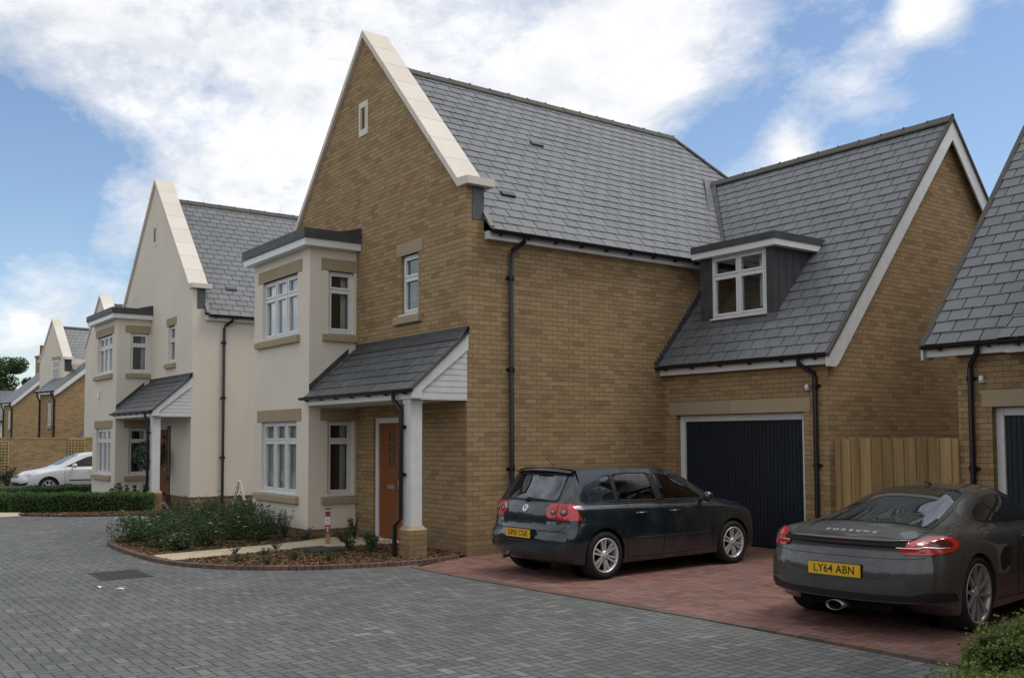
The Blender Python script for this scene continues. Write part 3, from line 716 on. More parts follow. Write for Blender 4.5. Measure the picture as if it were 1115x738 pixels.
class Car:
    """body lofted from cross-sections along y (rear axle at y = 0, nose towards +y), with sheared rear and front ends"""
    def __init__(s, table, rear, front, bow_r, bow_f, arches, N=110, mid_bulge=.015, rl=.55, fl=.5, edge=.045):
        keys = list(table[0].keys()); ys = [r['y'] for r in table]
        s.f = {k: pchip(ys, [r[k] for r in table]) for k in keys if k != 'y'}
        s.y0, s.y1 = ys[0], ys[-1]; s.rear = pchip(*zip(*rear)); s.front = pchip(*zip(*front)); s.bow_r, s.bow_f, s.rl, s.fl = bow_r, bow_f, rl, fl
        s.arches = arches; s.mid = mid_bulge; s.edge = edge; s.N = N
    def section(s, y):
        g = {k: f(y) for k, f in s.f.items()}; w, zb, zs, wb, zl, wt, zt, zc = (g[k] for k in ('w', 'zb', 'zs', 'wb', 'zl', 'wt', 'zt', 'zc'))
        h = zs-zb; mx, mz = (wb+wt)/2+s.mid*min(1, max(0, (zt-zl)/.3)), (zl+zt)/2
        c = [(0, zb), (w*.55, zb), (w*.90, zb+.01), (w*.965, zb+.06), (w*.985, zb+h*.25), (w, zb+h*.52), (w*.995, zb+h*.78), (w*.975, zs), ((w*.975+wb)/2+.012, zs+(zl-zs)*.62), (wb, zl), (mx, mz), (wt+.006, zt-.012), (wt-s.edge, zt+(zc-zt)*.42), (wt*.5, zc-(zc-zt)*.16), (0, zc)]
        return catmull(c, 4)
    def yof(s, x, z, y, w):
        q = 1-min(1, (y-s.y0)/s.rl); q = q*q*(3-2*q); p = 1-min(1, (s.y1-y)/s.fl); p = p*p*(3-2*p); a = (abs(x)/max(w, .01))
        return y+q*(s.rear(z)+s.bow_r*a**2.6)-p*(s.front(z)+s.bow_f*a**2.6)
    def build(s, name, mat, parent, cuts=()):
        # stations: dense at the ends
        t = np.linspace(0, 1, s.N); ys = s.y0+(s.y1-s.y0)*(t+.06*np.sin(2*math.pi*t)*-1)
        mb = MB(); rings = []
        for y in ys:
            sec = s.section(y); w = s.f['w'](y)
            R = [(x, s.yof(x, z, y, w), z) for x, z in sec]; L = [(-x, yy, z) for x, yy, z in R[1:-1]]
            rings.append((R, L))
        m = len(rings[0][0]); n2 = m+len(rings[0][1])
        pts = []
        for R, L in rings: pts += R+L[::-1]
        F = [(i*n2+k, i*n2+(k+1) % n2, (i+1)*n2+(k+1) % n2, (i+1)*n2+k) for i in range(len(rings)-1) for k in range(n2)]
        mb.add(pts, F, True)
        for idx in (0, -1):        # end caps as ladders between the two sides
            sec = s.section(ys[idx]); w = s.f['w'](ys[idx]); K = 20
            cp = []
            for x, z in sec:
                for k in range(K+1):
                    xx = -x+2*x*k/K; cp.append((xx, s.yof(xx, z, ys[idx], w), z))
            mb.add(cp, [(j*(K+1)+k, j*(K+1)+k+1, (j+1)*(K+1)+k+1, (j+1)*(K+1)+k) for j in range(len(sec)-1) for k in range(K)], True)
        me = bpy.data.meshes.new(name); me.from_pydata(mb.v, [], mb.f); me.polygons.foreach_set('use_smooth', mb.sm)
        bm = bmesh.new(); bm.from_mesh(me); bmesh.ops.remove_doubles(bm, verts=bm.verts, dist=.0006)
        bmesh.ops.dissolve_degenerate(bm, dist=.0004, edges=bm.edges); bmesh.ops.recalc_face_normals(bm, faces=bm.faces); bm.to_mesh(me)
        s.bvh = BVHTree.FromBMesh(bm); bm.free()
        o = bpy.data.objects.new(name, me); COL.objects.link(o); me.materials.append(mat)
        # wheel arches
        cm = MB()
        for (y, r, zc_) in s.arches:
            for sg in (1, -1): cm.lathe([(.48, 0.001), (.48, r), (1.2, r), (1.2, .001)], (0, y, zc_), (sg, 0, 0), 48, False)
        cme = bpy.data.meshes.new('cut'); cme.from_pydata(cm.v, [], cm.f)
        b2 = bmesh.new(); b2.from_mesh(cme); bmesh.ops.remove_doubles(b2, verts=b2.verts, dist=.002); bmesh.ops.recalc_face_normals(b2, faces=b2.faces); b2.to_mesh(cme); b2.free()
        co_ = bpy.data.objects.new('cut', cme); COL.objects.link(co_)
        md = o.modifiers.new('b', 'BOOLEAN'); md.operation = 'DIFFERENCE'; md.object = co_; md.solver = 'EXACT'
        ex = []
        for cmb in cuts:      # window openings driven right through the cabin
            e = bpy.data.meshes.new('cut'); e.from_pydata(cmb.v, [], cmb.f); b3 = bmesh.new(); b3.from_mesh(e); bmesh.ops.recalc_face_normals(b3, faces=b3.faces); b3.to_mesh(e); b3.free()
            eo = bpy.data.objects.new('cut', e); COL.objects.link(eo); m2 = o.modifiers.new('w', 'BOOLEAN'); m2.operation = 'DIFFERENCE'; m2.object = eo; m2.solver = 'EXACT'; ex.append((eo, e))
        bpy.context.view_layer.update(); dg = bpy.context.evaluated_depsgraph_get()
        nm = bpy.data.meshes.new_from_object(o.evaluated_get(dg)); o.modifiers.clear()
        for eo, e in ex: bpy.data.objects.remove(eo); bpy.data.meshes.remove(e)
        o.data = nm; nm.name = name
        bpy.data.objects.remove(co_); bpy.data.meshes.remove(cme); bpy.data.meshes.remove(me)
        nm.materials.clear(); nm.materials.append(mat)
        nm.set_sharp_from_angle(angle=R_(32))
        o.parent = parent; s.body = o
        return o
    def cast(s, o, d):
        h = s.bvh.ray_cast(Vector(o), Vector(d).normalized())
        return h[0], h[1]
    def frame(s, fr):
        if fr == 'top': return Vector((0, 0, 1)), Vector((1, 0, 0)), Vector((0, 1, 0))
        a = R_({'side': 90., 'rear': 180., 'front': 0.}.get(fr, fr))
        return Vector((math.sin(a), math.cos(a), 0)), Vector((-math.cos(a), math.sin(a), 0)), Vector((0, 0, 1))
    def patch(s, name, poly, frame, mat, parent, off=.004, step=.03, thick=0., mirror=False, rnd=0., fit=0):
        """outline (h, z) seen along a direction, laid on the body surface. frame = 'side' | 'rear' | 'front' | azimuth in degrees"""
        od, rt, up = s.frame(frame)
        if rnd: poly = round_poly(poly, rnd)
        # dense outline + interior grid triangulated
        P = []
        for i in range(len(poly)):
            p, q = np.array(poly[i]), np.array(poly[(i+1) % len(poly)]); n = max(1, int(np.linalg.norm(q-p)/step))
            P += [tuple(p+(q-p)*k/n) for k in range(n)]
        bm = bmesh.new(); vs = [bm.verts.new((p[0], p[1], 0)) for p in P]; es = [bm.edges.new((vs[i], vs[(i+1) % len(vs)])) for i in range(len(vs))]
        bmesh.ops.triangle_fill(bm, edges=es, use_beauty=True)
        xs = [p[0] for p in P]; zs = [p[1] for p in P]
        for (lo, hi, no) in ((min(xs), max(xs), (1, 0, 0)), (min(zs), max(zs), (0, 1, 0))):
            k = lo+step
            while k < hi-.004:
                bmesh.ops.bisect_plane(bm, geom=list(bm.verts)+list(bm.edges)+list(bm.faces), plane_co=(k if no[0] else 0, k if no[1] else 0, 0), plane_no=no); k += step
        bmesh.ops.remove_doubles(bm, verts=bm.verts, dist=.0008)
        objs = []
        cf = None
        if fit:      # one smooth polynomial sheet through the sampled body surface
            A, B = [], []
            H0, H1, Z0, Z1 = min(xs), max(xs), min(zs), max(zs)
            nrm = lambda h, z: (2*(h-H0)/(H1-H0)-1, 2*(z-Z0)/(Z1-Z0)-1)
            bas = lambda h, z: [a_**i*b_**j for a_, b_ in [nrm(h, z)] for i in range(fit+1) for j in range(fit+1-i)]
            for v in bm.verts:
                loc, nor = s.cast(rt*v.co.x+od*6+up*v.co.y, -od)
                if loc is not None: A.append(bas(v.co.x, v.co.y)); B.append(loc.dot(od))
            A, B = np.array(A), np.array(B); cf = np.linalg.lstsq(A, B, rcond=None)[0]; rs = float(np.max(B-A@cf))
        for sg in ((1, -1) if mirror else (1,)):
            b2 = bm.copy(); bad = []
            for v in b2.verts:
                h, z = v.co.x, v.co.y
                if cf is not None:
                    q = rt*h+up*z+od*(float(np.dot(bas(h, z), cf))+off+min(rs, .012)); v.co = (q.x*sg, q.y, q.z); continue
                o = rt*h+od*6+up*z
                loc, nor = s.cast(o, -od)
                if loc is None: bad.append(v); continue
                if nor.dot(od) < 0: nor = -nor
                q = loc+nor*off; v.co = (q.x*sg, q.y, q.z)
            if bad: bmesh.ops.delete(b2, geom=bad, context='VERTS')
            bmesh.ops.recalc_face_normals(b2, faces=b2.faces)
            f0 = max(b2.faces, key=lambda f: f.calc_area()) if b2.faces else None
            o2 = Vector((od.x*sg, od.y, od.z))
            if f0 and f0.normal.dot(o2) < 0: bmesh.ops.reverse_faces(b2, faces=b2.faces)
            if thick:
                ex = bmesh.ops.solidify(b2, geom=list(b2.faces), thickness=thick)
            for f in b2.faces: f.smooth = True
            me = bpy.data.meshes.new(name); b2.to_mesh(me); b2.free(); me.materials.append(mat); me.set_sharp_from_angle(angle=R_(40))
            ob = bpy.data.objects.new(name, me); COL.objects.link(ob); ob.parent = parent; objs.append(ob)
        bm.free()
        return objs[0] if len(objs) == 1 else objs
    def line(s, name, pts, frame, mat, parent, r=.004, mirror=False, off=0., n=4, flat=False):
        """a thin bead or gap following the surface"""
        od, rt, up = s.frame(frame)
        mb = MB(); path = []
        P = []
        for (p, q) in zip(pts[:-1], pts[1:]):
            p, q = np.array(p), np.array(q); k = max(1, int(np.linalg.norm(q-p)/.03)); P += [tuple(p+(q-p)*i/k) for i in range(k)]
        P.append(pts[-1])
        for h, z in P:
            loc, nor = s.cast(rt*h+od*6+up*z, -od)
            if loc is None: continue
            if nor.dot(od) < 0: nor = -nor
            path.append(loc+nor*off)
        if len(path) < 2: return None
        for sg in ((1, -1) if mirror else (1,)): o = MB().tube([(p.x*sg, p.y, p.z) for p in path], r, 6).build(name, mat, parent, recalc=False)
        return o

def round_poly(poly, r, n=4):
    out = []; k = len(poly)
    for i in range(k):
        a, b, c = np.array(poly[i-1], float), np.array(poly[i], float), np.array(poly[(i+1) % k], float)
        u, v = a-b, c-b; lu, lv = np.linalg.norm(u), np.linalg.norm(v); rr = min(r, lu*.45, lv*.45)
        p, q = b+u/lu*rr, b+v/lv*rr
        for j in range(n+1):
            t = j/n; out.append(tuple((1-t)**2*p+2*t*(1-t)*b+t*t*q))
    return out

def text_mesh(name, txt, size, mat, parent, mw_, depth=.001, bold=0., sx=1., space=1.):
    cu = bpy.data.curves.new(name, 'FONT'); cu.body = txt; cu.size = size; cu.extrude = depth; cu.align_x = 'CENTER'; cu.align_y = 'CENTER'; cu.offset = bold; cu.space_character = space
    o = bpy.data.objects.new(name, cu); COL.objects.link(o); bpy.context.view_layer.update()
    me = bpy.data.meshes.new_from_object(o.evaluated_get(bpy.context.evaluated_depsgraph_get()))
    bpy.data.objects.remove(o); bpy.data.curves.remove(cu)
    me.transform(mw_ @ Matrix.Diagonal((sx, 1, 1, 1))); me.materials.clear(); me.materials.append(mat)
    o = bpy.data.objects.new(name, me); COL.objects.link(o); o.parent = parent
    return o

def wheel(parent, y, x, R, width, rim_r, kind, mat, n_sp, out, steer=0.):
    """tyre and alloy wheel standing at (x, y); out = +1 outer face towards +x"""
    w = MB(); hw = width/2
    prof = [(-hw*.75, rim_r), (-hw, rim_r+.015), (-hw*1.02, rim_r+(R-rim_r)*.5), (-hw*.9, R-.012), (-hw*.6, R), (hw*.6, R), (hw*.9, R-.012), (hw*1.02, rim_r+(R-rim_r)*.5), (hw, rim_r+.015), (hw*.8, rim_r)]
    w.lathe(prof, (0, 0, 0), (1, 0, 0), 56)
    ty = w.build('wheel', M['tyre'], parent); ty.location = (x, y, R); ty.rotation_euler = (0, 0, steer)
    r = MB(); o = out
    r.lathe([(o*hw*.80, rim_r+.004), (o*hw*.98, rim_r+.002), (o*hw*.98, rim_r-.012), (o*hw*.80, rim_r-.022), (o*hw*.1, rim_r-.03), (-o*hw*.7, rim_r-.02)], (0, 0, 0), (1, 0, 0), 56)
    f = o*hw*.93; hub = o*hw*.80
    tw = lambda a: (math.cos(a), math.sin(a))
    def spoke(a0, a1, w0, w1, r0, r1, d0=hub, d1=f, dep=.03):
        c0, s0 = tw(a0); c1, s1 = tw(a1); t0 = (-s0, c0); t1 = (-s1, c1); q = []
        for (dd) in (0, -o*dep):
            for (c, s_, t, ww, rr, dpt) in ((c0, s0, t0, w0, r0, d0), (c1, s1, t1, w1, r1, d1)):
                for e in (-1, 1): q.append((dpt+dd, c*rr+t[0]*ww*e, s_*rr+t[1]*ww*e))
        r.add(q, [(0, 1, 3, 2), (4, 6, 7, 5), (0, 2, 6, 4), (1, 5, 7, 3), (0, 4, 5, 1), (2, 3, 7, 6)])
    for k in range(n_sp):
        a = 2*math.pi*k/n_sp+math.pi/2+.15
        if kind == 'twin':
            for e in (-1, 1): spoke(a+e*.24, a+e*.15, .0125, .0135, .055, rim_r-.008)
        elif kind == 'thin': spoke(a-.03, a, .011, .017, .05, rim_r-.008, hub, f)
        else: spoke(a, a, .03, .035, .06, rim_r-.01)
    r.lathe([(hub+o*.012, .001), (hub+o*.012, .026), (hub+o*.006, .034), (hub, .066), (hub-o*.03, .07)], (0, 0, 0), (1, 0, 0), 28)
    r.build('rim', mat, ty)
    d = MB(); d.lathe([(o*hw*.15, .001), (o*hw*.15, rim_r-.05), (-o*hw*.1, rim_r-.05)], (0, 0, 0), (1, 0, 0), 40); d.build('brake_disc', M['seam'] if kind != 'thin' else M['seam'], ty)
    b = MB()
    for k in range(5):
        a = 2*math.pi*k/5; b.lathe([(hub+o*.008, .001), (hub+o*.008, .008), (hub-o*.01, .009)], (0, math.cos(a)*.048, math.sin(a)*.048), (1, 0, 0), 8)
    b.build('wheel_bolts', M['trim'], ty)
    return ty

def car_interior_floor(c, parent, y0, y1, w):
    MB().box(-w, w, y0, y1, .20, .30).build('underbody', M['seam'], parent)
def arch_liners(parent, arches, xw=.50, xo=.80):
    for (y, r, zc_) in arches:
        for sg in (1, -1):
            m = MB(); n = 24; pts = []
            for k in range(n+1):
                a = math.pi*k/n*1.1-.15
                for x in (xw, xo): pts.append((sg*x, y+math.cos(a)*(r-.004), zc_+math.sin(a)*(r-.004)))
            m.add(pts, [(2*k, 2*k+1, 2*k+3, 2*k+2) for k in range(n)]); m.add([(sg*(xw+.0), y+math.cos(2*math.pi*k/n)*r, zc_+math.sin(2*math.pi*k/n)*r) for k in range(n)], [tuple(range(n))])
            m.build('arch_liner', M['seam'], parent, recalc=False)

# ---- dark blue hatchback
def hatchback():
    t = thing('parked_car', 'dark blue five-door hatchback parked beside the brick side wall, nose to the closed garage door', 'car', (2.25, .02, 0), R_(1.2)); t.scale = (.955, .955, .955)
    tb = [dict(y=-.76, w=.800, zb=.27, zs=.86, wb=.74, zl=.99, wt=.60, zt=1.37, zc=1.425),
          dict(y=-.62, w=.855, zb=.22, zs=.865, wb=.765, zl=.99, wt=.60, zt=1.39, zc=1.44),
          dict(y=-.35, w=.875, zb=.19, zs=.87, wb=.785, zl=.985, wt=.605, zt=1.41, zc=1.462),
          dict(y=.4, w=.880, zb=.17, zs=.865, wb=.80, zl=.97, wt=.61, zt=1.425, zc=1.483),
          dict(y=1.2, w=.879, zb=.17, zs=.85, wb=.80, zl=.945, wt=.605, zt=1.405, zc=1.472),
          dict(y=1.62, w=.878, zb=.17, zs=.84, wb=.80, zl=.93, wt=.59, zt=1.335, zc=1.41),
          dict(y=2.05, w=.878, zb=.17, zs=.83, wb=.80, zl=.92, wt=.64, zt=1.135, zc=1.205),
          dict(y=2.42, w=.878, zb=.17, zs=.82, wb=.79, zl=.90, wt=.69, zt=.955, zc=1.01),
          dict(y=2.75, w=.872, zb=.17, zs=.79, wb=.77, zl=.86, wt=.66, zt=.90, zc=.945),
          dict(y=3.1, w=.845, zb=.18, zs=.72, wb=.73, zl=.80, wt=.61, zt=.84, zc=.88),
          dict(y=3.32, w=.79, zb=.20, zs=.62, wb=.66, zl=.70, wt=.52, zt=.74, zc=.77),
          dict(y=3.44, w=.70, zb=.24, zs=.54, wb=.56, zl=.60, wt=.42, zt=.62, zc=.64)]
    rear = [(.18, .10), (.27, .06), (.40, .005), (.50, .0), (.58, .012), (.64, .05), (.72, .075), (.85, .09), (.98, .125), (1.05, .17), (1.40, .42), (1.50, .47)]
    c = Car(tb, rear, [(.1, .06), (.3, .0), (.5, .0), (.7, .05), (1., .1)], .13, .22, [(0, .352, .325), (2.578, .352, .325)])
    wins = [[(.06, 1.02), (.03, 1.13), (.04, 1.27), (.11, 1.345), (.27, 1.365), (.27, 1.015)], [(.32, 1.015), (.32, 1.368), (.55, 1.382), (1.0, 1.375), (1.06, 1.0)], [(1.17, .995), (1.11, 1.37), (1.42, 1.328), (1.71, 1.195), (1.99, 1.015), (2.02, .985)]]
    scr = [(-.555, 1.035), (.555, 1.035), (.50, 1.375), (-.50, 1.375)]
    wr = [round_poly(w_, .03) for w_ in wins]; sr_ = round_poly(scr, .05)
    c.build('body', M['golf_paint'], t, [MB().prism(w_, 'x', -1.2, 1.2) for w_ in wr]+[MB().prism(sr_, 'y', -1.2, 1.60)])
    arch_liners(t, c.arches); car_interior_floor(c, t, -.5, 3.1, .55)
    # side glazing with rubber seals and black pillars
    for w_, wq in zip(wins, wr):
        c.patch('side_window', w_, 'side', M['car_pane'], t, -.004, mirror=True, rnd=.03, fit=4)
        c.line('window_seal', wq+[wq[0]], 'side', M['trim'], t, .011, True, -.002)
    c.patch('door_pillar', [(1.045, 1.02), (1.02, 1.36), (1.10, 1.36), (1.155, 1.02)], 'side', M['trim'], t, .003, mirror=True)
    c.patch('door_pillar', [(.275, 1.02), (.275, 1.36), (.315, 1.36), (.315, 1.02)], 'side', M['trim'], t, .003, mirror=True)
    c.line('window_moulding', [(.03, .99), (.6, .98), (1.3, .965), (2.16, .955)], 'side', M['trim'], t, .007, True)
    # rear screen
    c.patch('rear_screen', scr, 'rear', M['car_pane'], t, -.004, rnd=.05, fit=5)
    c.line('screen_seal', sr_+[sr_[0]], 'rear', M['trim'], t, .018, False, -.004)
    # seats and steering wheel seen through the glass
    for x in (-.37, .37):
        s_ = MB(); n = 8
        s_.add([(x+dx*k, y, z) for (k, y, z) in ((.24, 1.02, .85), (.23, .92, 1.14), (.17, .90, 1.19)) for dx in (-1, 1)]+[(x+dx*k, y+.12, z) for (k, y, z) in ((.24, 1.02, .85), (.23, .92, 1.14), (.17, .90, 1.19)) for dx in (-1, 1)], [(0, 1, 3, 2), (2, 3, 5, 4), (6, 8, 9, 7), (8, 10, 11, 9), (4, 5, 11, 10), (0, 2, 8, 6), (2, 4, 10, 8), (1, 7, 9, 3), (3, 9, 11, 5)])
        so2 = s_.build('front_seat', M['trim'], t)
        MB().lathe([(-.11, .001), (-.105, .05), (-.06, .075), (.06, .075), (.105, .05), (.11, .001)], (x, .90, 1.275), (1, 0, 0), 16).build('headrest', M['trim'], so2)
    rb = MB().box(-.60, .60, -.02, .12, .80, 1.04).build('rear_seat', M['trim'], t)
    for x in (-.33, .33): MB().lathe([(-.11, .001), (-.105, .04), (-.06, .06), (.06, .06), (.105, .04), (.11, .001)], (x, .03, 1.11), (1, 0, 0), 14).build('headrest', M['trim'], rb)
    sw = MB(); ring = [(.37+math.cos(2*math.pi*k/24)*.185, 1.62-math.sin(2*math.pi*k/24)*.07, 1.0+math.sin(2*math.pi*k/24)*.17) for k in range(25)]; sw.tube(ring, .014, 6, cap=False); sw.build('steering_wheel', M['trim'], t)
    # spoiler
    sp = MB(); n = 16
    pts = []
    for k in range(n+1):
        x = -.575+1.15*k/n; b = .05*(abs(x)/.575)**2.5; zz = 1.445-.03*(abs(x)/.575)**2
        pts += [(x, -.38+b, zz-.035), (x, -.40+b, zz-.02), (x, -.385+b, zz-.002), (x, -.15, zz+.022), (x, -.15, zz-.04)]
    sp.add(pts, [(5*k+j, 5*k+(j+1) % 5, 5*(k+1)+(j+1) % 5, 5*(k+1)+j) for k in range(n) for j in range(5)], False); sp.add(pts[:5], [(0, 1, 2, 3, 4)]); sp.add(pts[-5:], [(4, 3, 2, 1, 0)])
    sp.build('roof_spoiler', M['golf_paint'], t)
    MB().box(-.16, .16, -.408, -.398, 1.415, 1.428).build('brake_light', M['lens_dark'], t)
    # tail lamps : outer on the wing, inner on the tailgate
    c.patch('tail_lamp', [(.055, .84), (.045, .92), (.085, .985), (.24, 1.005), (.43, .998), (.49, .91), (.545, .80), (.36, .792), (.2, .80), (.10, .812)], 150., M['lens_red'], t, .008, .025, mirror=True, rnd=.03)
    c.line('lamp_split', [(.225, 1.0), (.205, .80)], 150., M['seam'], t, .004, True, .009)
    for sg in (1, -1):
        for (x, z, r1) in ((.535, .90, .048), (.695, .903, .060)):
            loc, nor = c.cast((x, -3, z), (0, 1, 0))
            if loc is None: continue
            if nor.y > 0: nor = -nor
            nn_ = Vector((nor.x*sg, nor.y, nor.z)); p = Vector((loc.x*sg, loc.y, loc.z))
            MB().lathe([(.012, .001), (.018, r1*.45), (.013, r1*.5)], p, nn_, 24).build('lamp_bullseye', M['lens_pink'], t)
            MB().lathe([(.010, r1*.5), (.013, r1*.95), (.009, r1)], p, nn_, 24).build('lamp_ring', M['lens_dark'], t)
    # tailgate and bumper gaps
    c.line('tailgate_gap', [(-.735, .98), (-.73, .72), (-.66, .655), (.66, .655), (.73, .72), (.735, .98)], 'rear', M['seam'], t, .004)
    c.line('bumper_gap', [(-.76, .64), (.76, .64)], 'rear', M['seam'], t, .004)
    c.line('bumper_crease', [(-.74, .50), (0, .485), (.74, .50)], 'rear', M['seam'], t, .003)
    # badge
    loc, nor = c.cast((0, -3, .925), (0, 1, 0)); nor = nor if nor.y < 0 else -nor
    fr = nor.to_track_quat('Z', 'Y').to_matrix().to_4x4(); fr.translation = loc+nor*.006
    bd = MB().lathe([(0, .001), (.004, .048)], loc+nor*.001, nor, 28).build('badge', M['trim'], t)
    MB().lathe([(.002, .044), (.008, .046), (.008, .053), (.0, .054)], loc+nor*.001, nor, 28).build('badge_ring', M['chrome'], bd)
    v = MB(); mp = lambda a, b: fr @ Vector((a, b, .002))
    def stroke(a, b, wd=.0055):
        a, b = Vector((*a, 0)), Vector((*b, 0)); d_ = (b-a).normalized(); s_ = Vector((-d_.y, d_.x, 0))*wd
        v.add([mp((a+s_).x, (a+s_).y), mp((a-s_).x, (a-s_).y), mp((b-s_).x, (b-s_).y), mp((b+s_).x, (b+s_).y)], [(0, 1, 2, 3)])
    for a, b in (((-.017, .042), (0, .008)), ((.017, .042), (0, .008)), ((-.038, .024), (-.018, -.04)), ((-.018, -.04), (0, -.004)), ((0, -.004), (.018, -.04)), ((.018, -.04), (.038, .024))): stroke(a, b)
    v.build('badge_letters', M['chrome'], bd, recalc=False)
    def rear_text(txt, x, z, size, sx=1.2):
        loc, nor = c.cast((x, -3, z), (0, 1, 0)); nor = nor if nor.y < 0 else -nor
        zx = Vector((0, 0, 1)); rx = zx.cross(nor).normalized(); ry = nor.cross(rx)
        m4 = Matrix((rx, ry, nor)).transposed().to_4x4(); m4.translation = loc+nor*.004
        return text_mesh('lettering', txt, size, M['chrome'], t, m4, .001, .0008, sx)
    rear_text('GOLF', -.56, .745, .05); rear_text('2.0 TDI', .52, .755, .042)
    # number plate
    loc, nor = c.cast((0, -3, .60), (0, 1, 0)); py = -.775
    rec = c.patch('plate_recess', [(-.33, .555), (.33, .555), (.30, .685), (-.30, .685)], 'rear', M['golf_paint'], t, .002, rnd=.03)
    pl = MB().box(-.26, .26, -.794, -.786, .545, .656).build('number_plate', M['plate'], t, .003)
    m4 = Matrix(((1, 0, 0, 0), (0, 0, -1, -.795), (0, 1, 0, .600), (0, 0, 0, 1)))
    text_mesh('plate_lettering', 'GP05 CGK', .098, M['mark_black'], pl, m4, .0005, .0013, .90, 1.06)
    MB().box(-.262, .262, -.786, -.70, .535, .66).build('plate_backing', M['trim'], pl)
    # wiper
    l0, n0 = c.cast((0, -3, 1.035), (0, 1, 0)); l1, n1_ = c.cast((.36, -3, 1.045), (0, 1, 0)); l2, n2_ = c.cast((-.02, -3, 1.10), (0, 1, 0))
    MB().tube([l0+Vector((-.02, -.02, 0)), l0+Vector((.03, -.03, .03)), (l0+l1)/2+Vector((0, -.028, .012)), l1+Vector((0, -.02, .0))], .009, 8).box(-.05, .03, l0.y-.03, l0.y+.02, l0.z-.02, l0.z+.015).build('rear_wiper', M['trim'], t)
    # doors : gaps and handles
    c.line('door_gap', [(.46, .985), (.50, .75), (.46, .55), (.40, .47), (.42, .27)], 'side', M['seam'], t, .0035, True)
    c.line('door_gap', [(1.11, .99), (1.12, .6), (1.10, .27)], 'side', M['seam'], t, .0035, True)
    c.line('door_gap', [(2.14, .95), (2.17, .7), (2.10, .30)], 'side', M['seam'], t, .0035, True)
    c.line('sill_gap', [(.42, .275), (1.1, .265), (2.1, .275)], 'side', M['seam'], t, .004, True)
    c.line('rubbing_strip', [(.50, .52), (1.1, .515), (2.06, .51)], 'side', M['golf_paint'], t, .005, True, .0)
    for y in (.60, 1.26):
        loc, nor = c.cast((3, y, .845), (-1, 0, 0))
        for sg in (1, -1):
            h = MB(); p = Vector((loc.x*sg, loc.y, loc.z)); h.tube([p+Vector((0, -.02, 0)), p+Vector((.035*sg, .0, .0)), p+Vector((.035*sg, .16, .004)), p+Vector((0, .19, 0))], [.012, .014, .014, .01], 8); h.build('door_handle', M['golf_paint'], t)
    # mirrors
    for sg in (1, -1):
        m = MB(); 
        m.lathe([(-.07, .001), (-.066, .05), (-.03, .075), (.03, .07), (.075, .045), (.09, .001)], (sg*.955, 1.93, 1.02), (0, 1, .0), 20)
        m.tube([(sg*.80, 1.96, .965), (sg*.92, 1.94, .99)], .03, 10); m.build('wing_mirror', M['golf_paint'], t)
    # front lamps and grille
    c.patch('headlamp', [(.38, .62), (.42, .74), (.70, .82), (.74, .68), (.60, .62)], 'front', M['lens_clear'], t, .006, mirror=True, rnd=.04)
    c.patch('grille', [(-.36, .60), (.36, .60), (.36, .70), (-.36, .70)], 'front', M['trim'], t, .005, rnd=.03)
    c.patch('windscreen', [(-.62, 1.03), (.62, 1.03), (.50, 1.37), (-.50, 1.37)], 'front', M['car_glass'], t, .006, rnd=.06, fit=5)
    # exhaust, aerial, wheels
    MB().tube([(-.42, -.60, .26), (-.42, -.74, .245)], .028, 14).build('exhaust', M['steel'], t)
    MB().tube([(0, -.12, 1.46), (0, -.30, 1.60)], .004, 6).build('aerial', M['trim'], t)
    for (y, tr) in ((0, .77), (2.578, .775)):
        for sg in (1, -1): wheel(t, y, sg*(tr-.005), .317, .225, .225, 'twin', M['alloy'], 6, sg)
    return t

